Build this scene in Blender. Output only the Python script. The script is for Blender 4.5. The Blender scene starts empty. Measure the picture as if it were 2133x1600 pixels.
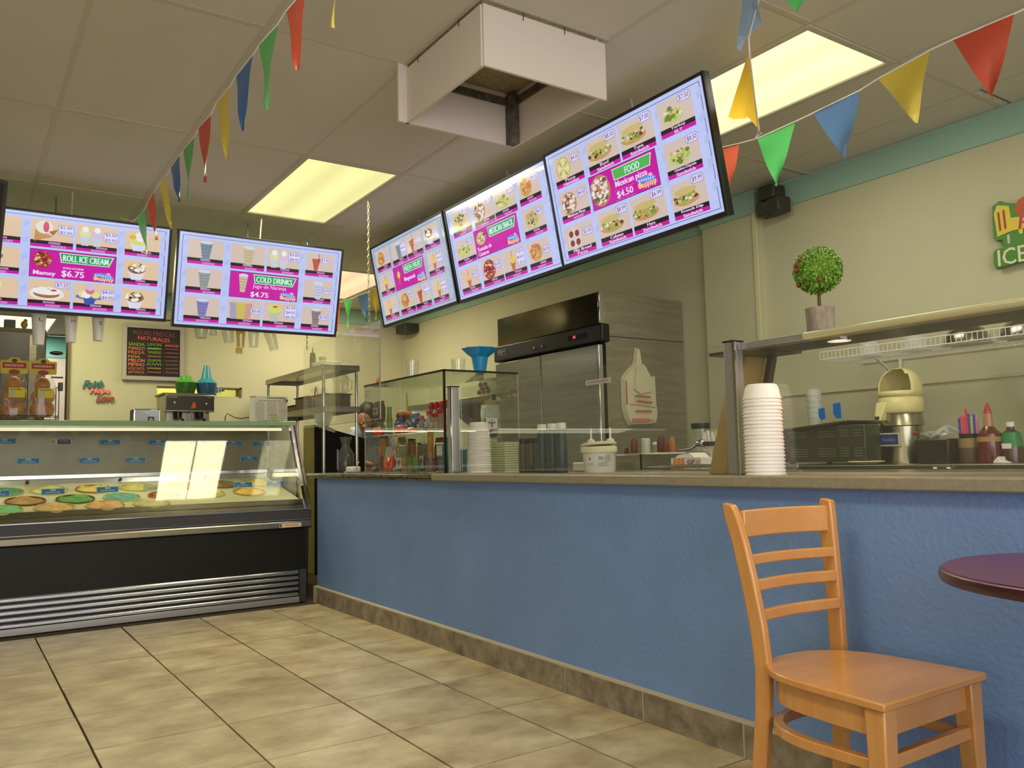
import bpy, math, random
from mathutils import Vector, Matrix, Euler
random.seed(7)
S = bpy.context.scene
COL = S.collection

# ---------------------------------------------------------------- camera, world, light, exposure
cd = bpy.data.cameras.new('camera'); cam = bpy.data.objects.new('camera', cd); COL.objects.link(cam)
cd.sensor_fit = 'HORIZONTAL'; cd.sensor_width = 36.0; cd.lens = 1734.0 / 2133.0 * 36.0; cd.clip_start = 0.05
CR = ((0.830153, -0.030803, -0.556683), (-0.557079, -0.086217, -0.825972), (-0.022553, 0.9958, -0.088733))
m = Matrix(CR).to_4x4(); m.translation = Vector((0, 0, 1.0)); cam.matrix_world = m
S.camera = cam
S.view_settings.view_transform = 'Standard'; S.view_settings.look = 'None'
S.view_settings.gamma = 1.0; S.view_settings.use_curve_mapping = False
S.view_settings.exposure = 0.0
w = bpy.data.worlds.new('world'); S.world = w; w.use_nodes = True
w.node_tree.nodes['Background'].inputs[0].default_value = (0.75, 0.85, 1.0, 1)
w.node_tree.nodes['Background'].inputs[1].default_value = 0.6

def area(name, loc, rot, sx, sy, power, col, spread=180):
    l = bpy.data.lights.new(name, 'AREA'); l.shape = 'RECTANGLE'; l.size = sx; l.size_y = sy
    l.energy = power; l.color = col; l.spread = math.radians(spread)
    o = bpy.data.objects.new(name, l); COL.objects.link(o); o.location = loc; o.rotation_euler = rot
    return o
# daylight through the shop windows behind the camera; an added fill light on the left
area('daylight_front', (0.6, -1.85, 1.35), (math.radians(90), 0, 0), 4.6, 1.9, 95, (1.0, 0.95, 0.92))
area('fill_left', (-2.85, .2, 1.3), (math.radians(90), 0, math.radians(-90)), 3.2, 1.9, 20, (0.96, 0.96, 1.0))
LAMP_W = 26
LAMP_C = (1.0, 0.93, 0.60)

# ---------------------------------------------------------------- helpers
def lin(c):
    c = c / 255.0
    return c / 12.92 if c <= 0.04045 else ((c + 0.055) / 1.055) ** 2.4
def rgb(r, g, b): return (lin(r), lin(g), lin(b), 1.0)

MATS = {}
def mat(name, col, rough=0.6, metal=0.0, spec=0.5, noise=None, bump=None, coat=0.0, aniso=None, var=0.0, trans=0.0):
    """noise=(scale, colour2, contrast[, stretch])  bump=(scale, strength)"""
    if name in MATS: return MATS[name]
    mt = bpy.data.materials.new(name); mt.use_nodes = True; MATS[name] = mt
    nt = mt.node_tree; b = nt.nodes['Principled BSDF']; L = nt.links.new
    b.inputs['Base Color'].default_value = col; b.inputs['Roughness'].default_value = rough
    b.inputs['Metallic'].default_value = metal; b.inputs['Specular IOR Level'].default_value = spec
    b.inputs['Coat Weight'].default_value = coat; b.inputs['Coat Roughness'].default_value = 0.12
    b.inputs['Transmission Weight'].default_value = trans
    tc = nt.nodes.new('ShaderNodeTexCoord')
    out = None
    if noise:
        mp = nt.nodes.new('ShaderNodeMapping'); L(tc.outputs['Object'], mp.inputs[0])
        if len(noise) > 3: mp.inputs['Scale'].default_value = noise[3]
        oi = nt.nodes.new('ShaderNodeObjectInfo'); ad = nt.nodes.new('ShaderNodeVectorMath'); ad.operation = 'ADD'
        sc = nt.nodes.new('ShaderNodeVectorMath'); sc.operation = 'SCALE'; sc.inputs[0].default_value = (37, 19, 11)
        L(oi.outputs['Random'], sc.inputs['Scale']); L(mp.outputs[0], ad.inputs[0]); L(sc.outputs[0], ad.inputs[1])
        n = nt.nodes.new('ShaderNodeTexNoise'); n.inputs['Scale'].default_value = noise[0]; n.inputs['Detail'].default_value = 6
        n.inputs['Roughness'].default_value = 0.62
        L(ad.outputs[0], n.inputs['Vector'])
        r = nt.nodes.new('ShaderNodeMapRange'); c = noise[2]
        r.inputs[1].default_value = 0.5 - 0.5 / c; r.inputs[2].default_value = 0.5 + 0.5 / c
        L(n.outputs['Fac'], r.inputs[0])
        mx = nt.nodes.new('ShaderNodeMix'); mx.data_type = 'RGBA'; mx.inputs[6].default_value = col; mx.inputs[7].default_value = noise[1]
        L(r.outputs[0], mx.inputs[0]); out = mx.outputs[2]
        if var:
            hs = nt.nodes.new('ShaderNodeHueSaturation'); mr = nt.nodes.new('ShaderNodeMapRange')
            mr.inputs[3].default_value = 1 - var; mr.inputs[4].default_value = 1 + var
            L(oi.outputs['Random'], mr.inputs[0]); L(mr.outputs[0], hs.inputs['Value']); L(out, hs.inputs['Color']); out = hs.outputs[0]
        L(out, b.inputs['Base Color'])
    if bump:
        n2 = nt.nodes.new('ShaderNodeTexNoise'); n2.inputs['Scale'].default_value = bump[0]; n2.inputs['Detail'].default_value = 4
        L(tc.outputs['Object'], n2.inputs['Vector'])
        bp = nt.nodes.new('ShaderNodeBump'); bp.inputs['Strength'].default_value = bump[1]; bp.inputs['Distance'].default_value = 0.004
        L(n2.outputs['Fac'], bp.inputs['Height']); L(bp.outputs[0], b.inputs['Normal'])
    return mt

def glass_mat(name, tint, refl=1.0, rough=0.0, alpha=0.0):
    """thin clear sheet: transparent + fresnel reflection (+ a little milky diffuse)"""
    if name in MATS: return MATS[name]
    mt = bpy.data.materials.new(name); mt.use_nodes = True; MATS[name] = mt
    nt = mt.node_tree; nt.nodes.clear(); L = nt.links.new
    o = nt.nodes.new('ShaderNodeOutputMaterial'); t = nt.nodes.new('ShaderNodeBsdfTransparent'); t.inputs[0].default_value = tint
    g = nt.nodes.new('ShaderNodeBsdfGlossy'); g.inputs['Roughness'].default_value = rough; g.inputs[0].default_value = (refl, refl, refl, 1)
    ge = nt.nodes.new('ShaderNodeNewGeometry'); dt = nt.nodes.new('ShaderNodeVectorMath'); dt.operation = 'DOT_PRODUCT'
    L(ge.outputs['Incoming'], dt.inputs[0]); L(ge.outputs['Normal'], dt.inputs[1])
    def mth(op, a, b_=None):
        q = nt.nodes.new('ShaderNodeMath'); q.operation = op
        for i_, v_ in enumerate((a, b_)):
            if v_ is None: continue
            if isinstance(v_, (int, float)): q.inputs[i_].default_value = v_
            else: L(v_, q.inputs[i_])
        return q.outputs[0]
    f0 = mth('SUBTRACT', 1.0, mth('ABSOLUTE', dt.outputs['Value']))      # Schlick, same from both sides of the sheet
    f1 = mth('ADD', mth('MULTIPLY', mth('POWER', f0, 5.0), 0.9), 0.042)
    mx = nt.nodes.new('ShaderNodeMixShader'); L(f1, mx.inputs[0]); L(t.outputs[0], mx.inputs[1]); L(g.outputs[0], mx.inputs[2])
    if alpha:
        d = nt.nodes.new('ShaderNodeBsdfDiffuse'); d.inputs[0].default_value = (0.8, 0.82, 0.8, 1)
        m2 = nt.nodes.new('ShaderNodeMixShader'); m2.inputs[0].default_value = alpha
        L(mx.outputs[0], m2.inputs[1]); L(d.outputs[0], m2.inputs[2]); L(m2.outputs[0], o.inputs[0])
    else: L(mx.outputs[0], o.inputs[0])
    return mt

def emit_mat(name, col, strength=1.0, bands=None):
    if name in MATS: return MATS[name]
    mt = bpy.data.materials.new(name); mt.use_nodes = True; MATS[name] = mt
    nt = mt.node_tree; nt.nodes.clear(); L = nt.links.new
    o = nt.nodes.new('ShaderNodeOutputMaterial'); e = nt.nodes.new('ShaderNodeEmission')
    e.inputs[0].default_value = col; e.inputs[1].default_value = strength
    if bands:   # fluorescent tubes glowing through the prismatic diffuser
        tc = nt.nodes.new('ShaderNodeTexCoord'); wv = nt.nodes.new('ShaderNodeTexWave'); wv.bands_direction = 'X'
        wv.inputs['Scale'].default_value = bands; wv.inputs['Distortion'].default_value = 0.0; wv.inputs['Phase Offset'].default_value = 1.57
        L(tc.outputs['Object'], wv.inputs['Vector'])
        mr = nt.nodes.new('ShaderNodeMapRange'); mr.inputs[3].default_value = strength * 0.92; mr.inputs[4].default_value = strength * 1.1
        L(wv.outputs['Fac'], mr.inputs[0]); L(mr.outputs[0], e.inputs[1])
    L(e.outputs[0], o.inputs[0])
    return mt

def attr_mat(name, emit=0.0, rough=0.5):
    """flat print: colours from the mesh's colour attribute"""
    if name in MATS: return MATS[name]
    mt = bpy.data.materials.new(name); mt.use_nodes = True; MATS[name] = mt
    nt = mt.node_tree; b = nt.nodes['Principled BSDF']; L = nt.links.new
    a = nt.nodes.new('ShaderNodeAttribute'); a.attribute_name = 'Col'
    b.inputs['Roughness'].default_value = rough
    if emit:
        b.inputs['Base Color'].default_value = (0.01, 0.01, 0.01, 1)
        L(a.outputs['Color'], b.inputs['Emission Color']); b.inputs['Emission Strength'].default_value = emit
    else: L(a.outputs['Color'], b.inputs['Base Color'])
    return mt

class MB:
    def __init__(s): s.v = []; s.f = []; s.m = []; s.c = []
    def add(s, vs, fs, mi=0, col=None):
        n = len(s.v); s.v += [tuple(p) for p in vs]
        for f in fs: s.f.append([i + n for i in f]); s.m.append(mi); s.c.append(col)
        return s
    def box(s, x0, y0, z0, x1, y1, z1, mi=0, col=None):
        vs = [(x0, y0, z0), (x1, y0, z0), (x1, y1, z0), (x0, y1, z0), (x0, y0, z1), (x1, y0, z1), (x1, y1, z1), (x0, y1, z1)]
        return s.add(vs, [(0, 3, 2, 1), (4, 5, 6, 7), (0, 1, 5, 4), (1, 2, 6, 5), (2, 3, 7, 6), (3, 0, 4, 7)], mi, col)
    def hexa(s, b4, t4, mi=0):
        return s.add(list(b4) + list(t4), [(0, 3, 2, 1), (4, 5, 6, 7), (0, 1, 5, 4), (1, 2, 6, 5), (2, 3, 7, 6), (3, 0, 4, 7)], mi)
    def lathe(s, prof, seg=24, c=(0, 0, 0), mi=0, sx=1, sy=1, ripple=None, caps=True):
        vs = []; fs = []
        for (r, z) in prof:
            for k in range(seg):
                a = 2 * math.pi * k / seg; rr = r
                if ripple and r > ripple[2]: rr = r * (1 + ripple[1] * math.cos(ripple[0] * a))
                vs.append((c[0] + rr * math.cos(a) * sx, c[1] + rr * math.sin(a) * sy, c[2] + z))
        for i in range(len(prof) - 1):
            for k in range(seg):
                k2 = (k + 1) % seg
                fs.append((i * seg + k, i * seg + k2, (i + 1) * seg + k2, (i + 1) * seg + k))
        if caps:
            if prof[0][0] > 1e-5: fs.append(tuple(reversed(range(seg))))
            if prof[-1][0] > 1e-5: fs.append(tuple((len(prof) - 1) * seg + k for k in range(seg)))
        return s.add(vs, fs, mi)
    def tube(s, pts, r, seg=8, mi=0, flat=None, closed=False):
        """swept circle (or flat=(w,h) rectangle) along points"""
        P = [Vector(p) for p in pts]; n = len(P); rings = []
        for i in range(n):
            if closed: t = P[(i + 1) % n] - P[i - 1]
            else: t = P[min(i + 1, n - 1)] - P[max(i - 1, 0)]
            t.normalize(); up = Vector((0, 0, 1)) if abs(t.z) < 0.95 else Vector((0, 1, 0))
            a = t.cross(up).normalized(); b = a.cross(t).normalized()
            if flat: rings.append([P[i] + a * (dx * flat[0] / 2) + b * (dy * flat[1] / 2) for dx, dy in ((-1, -1), (1, -1), (1, 1), (-1, 1))])
            else:
                rr = r[i] if isinstance(r, (list, tuple)) else r
                rings.append([P[i] + (a * math.cos(2 * math.pi * k / seg) + b * math.sin(2 * math.pi * k / seg)) * rr for k in range(seg)])
        q = 4 if flat else seg; vs = [p for rg in rings for p in rg]; fs = []
        for i in range(n if closed else n - 1):
            j = (i + 1) % n
            for k in range(q):
                k2 = (k + 1) % q; fs.append((i * q + k, i * q + k2, j * q + k2, j * q + k))
        if not closed: fs += [tuple(reversed(range(q))), tuple((n - 1) * q + k for k in range(q))]
        return s.add(vs, fs, mi)
    def prism(s, poly, axis, a, b, mi=0):
        """extrude 2-D polygon along axis ('x','y','z') from a to b"""
        def P(u, v, t): return (t, u, v) if axis == 'x' else ((u, t, v) if axis == 'y' else (u, v, t))
        n = len(poly); vs = [P(u, v, a) for u, v in poly] + [P(u, v, b) for u, v in poly]
        return s.add(vs, [tuple(range(n)), tuple(reversed(range(n, 2 * n)))] + [(i, i + n, (i + 1) % n + n, (i + 1) % n) for i in range(n)], mi)
    def ball(s, c, r, seg=14, rings=9, mi=0, sx=1, sy=1, sz=1):
        pr = [(max(1e-6, r * math.sin(math.pi * i / rings)), -r * math.cos(math.pi * i / rings) * sz) for i in range(rings + 1)]
        return s.lathe(pr, seg, c, mi, sx, sy, caps=False)
    def mesh(s, name, mats, smooth=True, ang=0.6):
        me = bpy.data.meshes.new(name); me.from_pydata(s.v, [], s.f)
        for mt in (mats if isinstance(mats, (list, tuple)) else [mats]): me.materials.append(mt)
        me.polygons.foreach_set('material_index', s.m)
        if any(c is not None for c in s.c):
            ca = me.color_attributes.new('Col', 'FLOAT_COLOR', 'CORNER')
            for p, c in zip(me.polygons, s.c):
                for li in p.loop_indices: ca.data[li].color = c or (0, 0, 0, 1)
        me.validate(); me.update()
        import bmesh
        bm = bmesh.new(); bm.from_mesh(me)
        if not any(c is not None for c in s.c): bmesh.ops.recalc_face_normals(bm, faces=bm.faces)
        bm.to_mesh(me); bm.free()
        if smooth: me.shade_smooth(); me.set_sharp_from_angle(angle=ang)
        return me

def tag(o, label=None, cat=None, group=None, kind=None):
    if label: o['label'] = label
    if cat: o['category'] = cat
    if group: o['group'] = group
    if kind: o['kind'] = kind
    return o
def thing(name, label, cat, loc=(0, 0, 0), rz=0, group=None, rot=None):
    o = bpy.data.objects.new(name, None); COL.objects.link(o); o.location = loc; o.empty_display_size = 0.05
    o.rotation_euler = rot if rot else (0, 0, rz)
    return tag(o, label, cat, group)
def part(name, mb, mats, parent=None, bevel=0, smooth=True, label=None, ang=0.6, loc=None):
    me = mb if isinstance(mb, bpy.types.Mesh) else mb.mesh(name, mats, smooth, ang)
    o = bpy.data.objects.new(name, me); COL.objects.link(o)
    if parent: o.parent = parent
    if loc: o.location = loc
    if bevel:
        md = o.modifiers.new('bevel', 'BEVEL'); md.width = bevel; md.segments = 2; md.limit_method = 'ANGLE'; md.angle_limit = 0.7
    if label: o['label'] = label
    return o
def struct(name, mb, mats, parent=None, **k):
    o = part(name, mb, mats, parent, **k)
    if not parent: o['kind'] = 'structure'
    return o
def dup(o, parent=None, loc=None, label=None, rz=None):
    kids = [c for c in COL.objects if c.parent == o] if o.type == 'EMPTY' or o.get('haskids') else []
    c = o.copy(); COL.objects.link(c); c.parent = parent
    if loc is not None: c.location = loc
    if rz is not None: c.rotation_euler = (0, 0, rz)
    if label: c['label'] = label
    for k in kids: dup(k, c)
    return c
def B(x0, y0, z0, x1, y1, z1): return MB().box(x0, y0, z0, x1, y1, z1)

# ---- flat print (u right, v down, both 0..1 of a W x H sheet facing local -Y)
FONT_CACHE = {}
def glyphs(s, bold=0.03):
    k = (s, bold)
    if k in FONT_CACHE: return FONT_CACHE[k]
    cu = bpy.data.curves.new('t', 'FONT'); cu.body = s; cu.size = 1; cu.resolution_u = 2; cu.offset = bold
    o = bpy.data.objects.new('t', cu); me = bpy.data.meshes.new_from_object(o)
    vs = [(v.co.x, v.co.y) for v in me.vertices]; fs = [tuple(p.vertices) for p in me.polygons]
    bpy.data.objects.remove(o); bpy.data.meshes.remove(me); bpy.data.curves.remove(cu)
    x0 = min(v[0] for v in vs); x1 = max(v[0] for v in vs); y0 = min(v[1] for v in vs); y1 = max(v[1] for v in vs)
    FONT_CACHE[k] = (vs, fs, x0, x1, y0, y1); return FONT_CACHE[k]
class Sheet:
    def __init__(s, W, H, step=0.0002): s.W = W; s.H = H; s.mb = MB(); s.l = 0; s.st = step
    def poly(s, pts, c, up=True):
        if up: s.l += 1
        d = -s.l * s.st
        s.mb.add([(u * s.W, d, -v * s.H) for u, v in pts], [tuple(reversed(range(len(pts))))], 0, rgb(*c))
    def rect(s, u0, v0, u1, v1, c): s.poly([(u0, v0), (u1, v0), (u1, v1), (u0, v1)], c)
    def rrect(s, u0, v0, u1, v1, c, r=0.02):
        a = s.W / s.H; pts = []
        for cx, cy, st in ((u1 - r, v0 + r * a, -90), (u1 - r, v1 - r * a, 0), (u0 + r, v1 - r * a, 90), (u0 + r, v0 + r * a, 180)):
            for k in range(4):
                t = math.radians(st + k * 30); pts.append((cx + r * math.cos(t), cy + r * a * math.sin(t)))
        s.poly(pts, c)
    def ell(s, u, v, ru, rv, c, n=14, a0=0, a1=360):
        s.poly([(u + ru * math.cos(math.radians(a0 + (a1 - a0) * k / n)), v + rv * math.sin(math.radians(a0 + (a1 - a0) * k / n))) for k in range(n if a1 - a0 == 360 else n + 1)], c)
    def text(s, t, u0, v0, u1, v1, c, bold=0.012, shear=0.0, slope=0.0):
        if bold >= .02:      # heavy print: the same word struck twice, a hair apart
            q = min(.0016, (u1 - u0) * .012); s.text(t, u0 - q, v0, u1 - q, v1, c, .004, shear, slope); s.text(t, u0 + q, v0, u1 + q, v1, c, .004, shear, slope); return
        vs, fs, x0, x1, y0, y1 = glyphs(t, min(bold, .004)); s.l += 1; d = -s.l * s.st
        out = []
        for x, y in vs:
            a = (x - x0) / (x1 - x0); b = (y - y0) / (y1 - y0)
            u = u0 + (u1 - u0) * a + shear * (b) ; v = v1 + (v0 - v1) * b + slope * a
            out.append((u * s.W, d, -v * s.H))
        s.mb.add(out, fs, 0, rgb(*c))
    def build(s, name, mt, parent, loc=None):
        o = part(name, s.mb, mt, parent, smooth=False)
        if loc: o.location = loc
        return o
PRINT = attr_mat('printed_ink', 0, 0.55)

# ---------------------------------------------------------------- materials
M = {}
M['cream'] = mat('cream_wall_paint', rgb(200, 197, 163), 0.7, noise=(1.3, rgb(192, 189, 155), 2.0), bump=(90, 0.12))
M['teal'] = mat('teal_band_paint', rgb(158, 192, 172), 0.7, noise=(2, rgb(150, 184, 164), 2), bump=(90, 0.1))
M['blue'] = mat('blue_stucco_paint', rgb(120, 152, 208), 0.6, noise=(2.2, rgb(110, 141, 194), 2.4), bump=(60, 0.85))
M['tile'] = mat('beige_floor_tile', rgb(218, 202, 164), 0.34, noise=(4.6, rgb(160, 136, 102), 2.4, (1.0, 1.25, 1)), bump=(40, 0.05), var=0.05)
M['grout'] = mat('dark_grout', rgb(66, 52, 36), 0.9)
M['base_tile'] = mat('taupe_base_tile', rgb(160, 148, 130), 0.45, noise=(12, rgb(108, 95, 80), 2.8), var=0.06)
M['lgrout'] = mat('light_grout', rgb(196, 184, 160), 0.9)
M['panel'] = mat('ceiling_tile_vinyl', rgb(210, 204, 188), 0.75, noise=(2, rgb(203, 197, 181), 2), bump=(160, 0.08), var=0.015)
M['grid'] = mat('ceiling_grid_paint', rgb(196, 188, 168), 0.6)
M['white'] = mat('white_board', rgb(226, 214, 204), 0.55)
M['black'] = mat('black_plastic', rgb(22, 21, 20), 0.4)
M['blackpanel'] = mat('black_panel', rgb(20, 19, 14), 0.4, spec=.25, noise=(3, rgb(28, 27, 18), 2))
M['dark'] = mat('dark_grey', rgb(58, 54, 56), 0.5)
M['steel'] = mat('brushed_steel', rgb(170, 166, 152), 0.3, 1.0, noise=(6, rgb(150, 146, 132), 2, (1, 1, 14)))
M['dsteel'] = mat('dark_brushed_steel', rgb(122, 116, 98), 0.34, 1.0, noise=(5, rgb(96, 92, 78), 2, (1, 1, 12)))
M['chrome'] = mat('chrome', rgb(205, 205, 205), 0.12, 1.0)
M['slat'] = mat('aluminium_slat', rgb(176, 178, 184), 0.22, 1.0)
M['alu'] = mat('anodised_aluminium', rgb(176, 174, 172), 0.38, 0.7)
M['lam'] = mat('taupe_laminate', rgb(156, 148, 128), 0.4, noise=(60, rgb(134, 124, 106), 1.6))
M['granite'] = mat('dark_granite', rgb(120, 110, 84), 0.2, noise=(70, rgb(34, 30, 24), 3.5))
M['wood'] = mat('honey_maple', rgb(216, 156, 90), 0.28, noise=(5, rgb(198, 136, 72), 2.0, (1, 7, 1)), coat=0.35)
M['purple'] = mat('purple_laminate', rgb(98, 42, 84), 0.3, coat=0.08)
M['purple_edge'] = mat('dark_plum_edge', rgb(64, 22, 36), 0.3, coat=0.3)
M['whitep'] = mat('white_plastic', rgb(232, 228, 222), 0.4)
M['foam'] = mat('foam', rgb(238, 232, 226), 0.55)
M['cream_p'] = mat('cream_plastic', rgb(226, 214, 150), 0.35)
M['rubber'] = mat('black_rubber', rgb(16, 16, 16), 0.6)
M['glass'] = glass_mat('clear_glass', (0.95, 0.965, 0.94, 1), refl=.75, rough=.03)
M['glassg'] = glass_mat('green_tinted_glass', (0.94, 0.965, 0.93, 1))
M['acrylic'] = glass_mat('clear_acrylic', (0.975, 0.98, 0.965, 1), alpha=0.014)
M['plastic_clear'] = glass_mat('clear_plastic', (0.95, 0.96, 0.93, 1), rough=0.06, alpha=0.07)
M['plastic_milky'] = glass_mat('milky_plastic', (0.9, 0.92, 0.88, 1), rough=0.2, alpha=0.4)
M['jamb'] = mat('door_jamb', rgb(110, 96, 62), 0.6)

# ================================================================ THE SETTING
CEIL = 2.71
# floor slab (grout) with each tile a piece of its own
fl = struct('floor', B(-3.0, -2.0, -0.06, 4.35, 12.3, -0.004), M['grout'])
tm = MB().box(-0.2298, -0.2368, -0.004, 0.2298, 0.2368, 0.004).mesh('tile', [M['tile']])
for i in range(-6, 4):
    for j in range(-3, 10):
        cx = 0.447 + 0.468 * i + 0.234; cy = 3.372 + 0.482 * j + 0.241 - 0.482 * 1
        if cx > 2.3 or cy > 6.0: continue
        part('tile', tm, None, fl, loc=(cx + random.uniform(-.001, .001), cy, random.uniform(-.0006, .0006)), bevel=0)
# ceiling slab, T-grid and panels
ce = struct('ceiling', B(-3.0, -2.0, CEIL + 0.02, 4.4, 12.3, CEIL + 0.1), M['grid'])
GX = [0.371 + 0.6085 * n for n in range(-5, 7)]
GY = [-0.60, 0.66, 1.965, 3.12, 4.36, 5.61, 6.88, 8.18, 9.42, 10.66, 11.90]
g = MB()
for x in GX: g.box(x - .012, -2, CEIL - .004, x + .012, 12.2, CEIL + .02)
for y in GY: g.box(-3, y - .012, CEIL - .0045, 4.35, y + .012, CEIL + .0195)
part('ceiling_grid', g, M['grid'], ce)
pm = MB().box(-0.2955, -0.604, -0.0105, 0.2955, 0.604, 0.008).mesh('panel', [M['panel']])
LAMPS = [(GX[7], 4.36, 5.61), (GX[9], 1.965, 3.12), (GX[9], 6.88, 8.18), (GX[5], 10.66, 11.90), (GX[4], 0.66, 1.965), (GX[8], -0.60, 0.66), (GX[5], 6.88, 8.18)]
for i in range(len(GX)):
    for j in range(len(GY) - 1):
        x0 = GX[i]; x1 = GX[i + 1] if i + 1 < len(GX) else 4.34
        if GY[j] > 8.5 and x0 > 1.2: continue
        if x0 < -1.5 and GY[j] > 8.5: continue
        if any(abs(x0 - a) < .01 and abs(GY[j] - b) < .01 for a, b, c in LAMPS): continue
        if i == len(GX) - 1: 
            o = part('panel', pm, None, ce, loc=((x0 + x1) / 2, (GY[j] + GY[j + 1]) / 2, CEIL + .009))
            o.scale = ((x1 - x0 - .02) / .582, 1, 1); continue
        o = part('panel', pm, None, ce, loc=((x0 + x1) / 2, (GY[j] + GY[j + 1]) / 2, CEIL + .009 + random.uniform(-.003, .001)))
        o.scale = (1, (GY[j + 1] - GY[j] - .018) / 1.208, 1)
        o.rotation_euler = (random.uniform(-.001, .001), random.uniform(-.002, .002), 0)
# walls
struct('wall_right', B(4.35, -2.0, 0, 4.5, 12.3, CEIL), M['cream'])
struct('wall_pilaster', B(4.28, 3.49, 0, 4.35, 3.945, CEIL), M['cream'])
wr = MB()   # rear wall with the long pass-through slot
wr.box(0.895, 8.7, 0, 1.66, 8.82, CEIL).box(2.475, 8.7, 0, 4.35, 8.82, CEIL).box(1.66, 8.7, 0, 2.475, 8.82, 1.695).box(1.66, 8.7, 1.782, 2.475, 8.82, CEIL)
struct('wall_rear', wr, M['cream'])
struct('trim_1', MB().box(4.338, -2, 2.547, 4.35, 3.489, CEIL - .005).box(4.338, 3.946, 2.547, 4.35, 8.69, CEIL - .005), M['teal'])
struct('trim_2', MB().box(4.268, 3.478, 2.547, 4.28, 3.957, CEIL - .005).box(4.28, 3.478, 2.547, 4.338, 3.49, CEIL - .005), M['teal'])
struct('trim_3', B(0.895, 8.688, 2.547, 4.337, 8.7, CEIL - .005), M['teal'])
struct('trim_4', B(0.872, 8.66, 0, 0.896, 8.84, 2.5), M['jamb'])
struct('trim_5', MB().box(2.455, 8.69, 1.69, 2.48, 8.83, 1.79).box(1.655, 8.69, 1.775, 2.48, 8.83, 1.787), M['jamb'])
struct('trim_6', MB().box(4.262, 3.474, 0.92, 4.282, 3.50, 2.545), mat('bright_trim', rgb(206, 204, 160), .5))
struct('trim_7', MB().box(4.338, -2, 1.345, 4.35, 3.45, 1.362), M['cream'], bevel=.004)   # backsplash rail
struct('wall_hall', B(-3.0, 12.2, 0, 4.35, 12.3, CEIL), mat('hall_wall_paint', rgb(206, 196, 182), .7))
struct('trim_8', B(-3.0, 12.188, 2.43, 4.35, 12.2, CEIL - .005), mat('hall_teal', rgb(118, 186, 170), .7))
struct('wall_left', B(-3.1, -2.0, 0, -3.0, 12.3, CEIL), M['cream'])
struct('wall_front', MB().box(-3, -2.1, 0, 4.35, -2.0, .35).box(-3, -2.1, 2.4, 4.35, -2, CEIL).box(-3, -2.1, .35, -2.0, -2, 2.4).box(3.2, -2.1, .35, 4.35, -2, 2.4), M['cream'])
w2 = struct('added_window', MB().box(-2.995, -1.4, .35, -2.99, 1.8, 2.25), M['glass'])  # unseen window, added to go with the left fill light
wf = MB()
for y in (-1.4, .17, 1.74): wf.box(-3.0, y, .35, -2.95, y + .06, 2.25)
wf.box(-3.0, -1.4, .35, -2.95, 1.8, .41).box(-3.0, -1.4, 2.19, -2.95, 1.8, 2.25)
part('window_frame', wf, M['alu'], w2)
w1 = struct('window_1', MB().box(-2.0, -2.07, .35, 3.2, -2.05, 2.4), M['glass'])
wf = MB()
for x in (-2.0, -.3, 1.45, 3.14): wf.box(x, -2.09, .35, x + .06, -2.0, 2.4)
wf.box(-2, -2.09, .35, 3.2, -2, .41).box(-2, -2.09, 2.34, 3.2, -2, 2.4)
part('window_frame', wf, M['alu'], w1)

# blue half wall of the counter with its tile base
struct('wall_counter', B(2.22, -1.6, 0, 2.34, 5.86, 0.885), M['blue'])
bb = struct('baseboard_counter', B(2.1925, -1.6, 0, 2.22, 5.87, 0.118), M['lgrout'])
bt = MB().box(-.003, -.2365, 0, 0, .2365, .110).mesh('tile', [M['base_tile']])
for j in range(-7, 9):
    y = 1.936 + .4822 * j + .241
    if y > 5.9: continue
    y1 = min(y + .2385, 5.872); o = part('tile', bt, None, bb, loc=(2.1925, (y - .2385 + y1) / 2, .0015), bevel=0); o.scale = (1, (y1 - y + .2385) / .477, 1)

# ================================================================ LAMPS
DIFF = [emit_mat('diffuser_yellow', (1.0, 0.93, 0.40, 1), 1.0, bands=1.12), emit_mat('diffuser_bright', (1.25, 1.15, 0.62, 1), 1.0, bands=1.12),
        emit_mat('diffuser_warm', (1.1, 0.80, 0.45, 1), 1.0, bands=1.12), emit_mat('diffuser_white', (1.3, 1.15, 0.85, 1), 1.0, bands=1.12)]
LL = ['square yellow-lit ceiling light panel above the chain, left of the white box', 'bright ceiling light panel behind the yellow pennant at upper right',
      'warm ceiling light panel seen between the two rows of menu screens', 'white ceiling light panel in the back hall under the left screen', 'ceiling light panel over the seating left of the camera', 'ceiling light panel over the round table', 'added ceiling light panel hidden behind the left screens, brightening the rear wall']  # last panel is an added, unseen lamp to brighten the rear wall
DIFF += [DIFF[0], DIFF[1], DIFF[2]]
LC = [LAMP_C, (1, .94, .80), (1, .88, .64), (1, .92, .8), LAMP_C, (1, .93, .72), (1, .94, .6)]; LP = (1.1, .55, 1.4, 1.4, 1.1, .9, 1.3)
for k, (x, y0, y1) in enumerate(LAMPS):
    cx = x + .304; cy = (y0 + y1) / 2; hy = (y1 - y0) / 2
    t = thing('ceiling_light', LL[k], 'light', (cx, cy, CEIL), group='ceiling light panels')
    f = MB(); a, b = .303, hy - .004; c, d = .275, hy - .035
    f.box(-a, -b, -.008, -c, b, .02).box(c, -b, -.008, a, b, .02).box(-c, -b, -.008, c, -d, .02).box(-c, d, -.008, c, b, .02)
    part('frame', f, M['grid'], t, bevel=.002)
    part('diffuser', B(-c, -d, .002, c, d, .008), DIFF[k], t)
    for dx in (-.14, .14): area('lamp_tubes', (cx + dx, cy, CEIL - .012), (0, 0, 0), .265, 1.1, LAMP_W * LP[k] / 2, LC[k])

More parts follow.
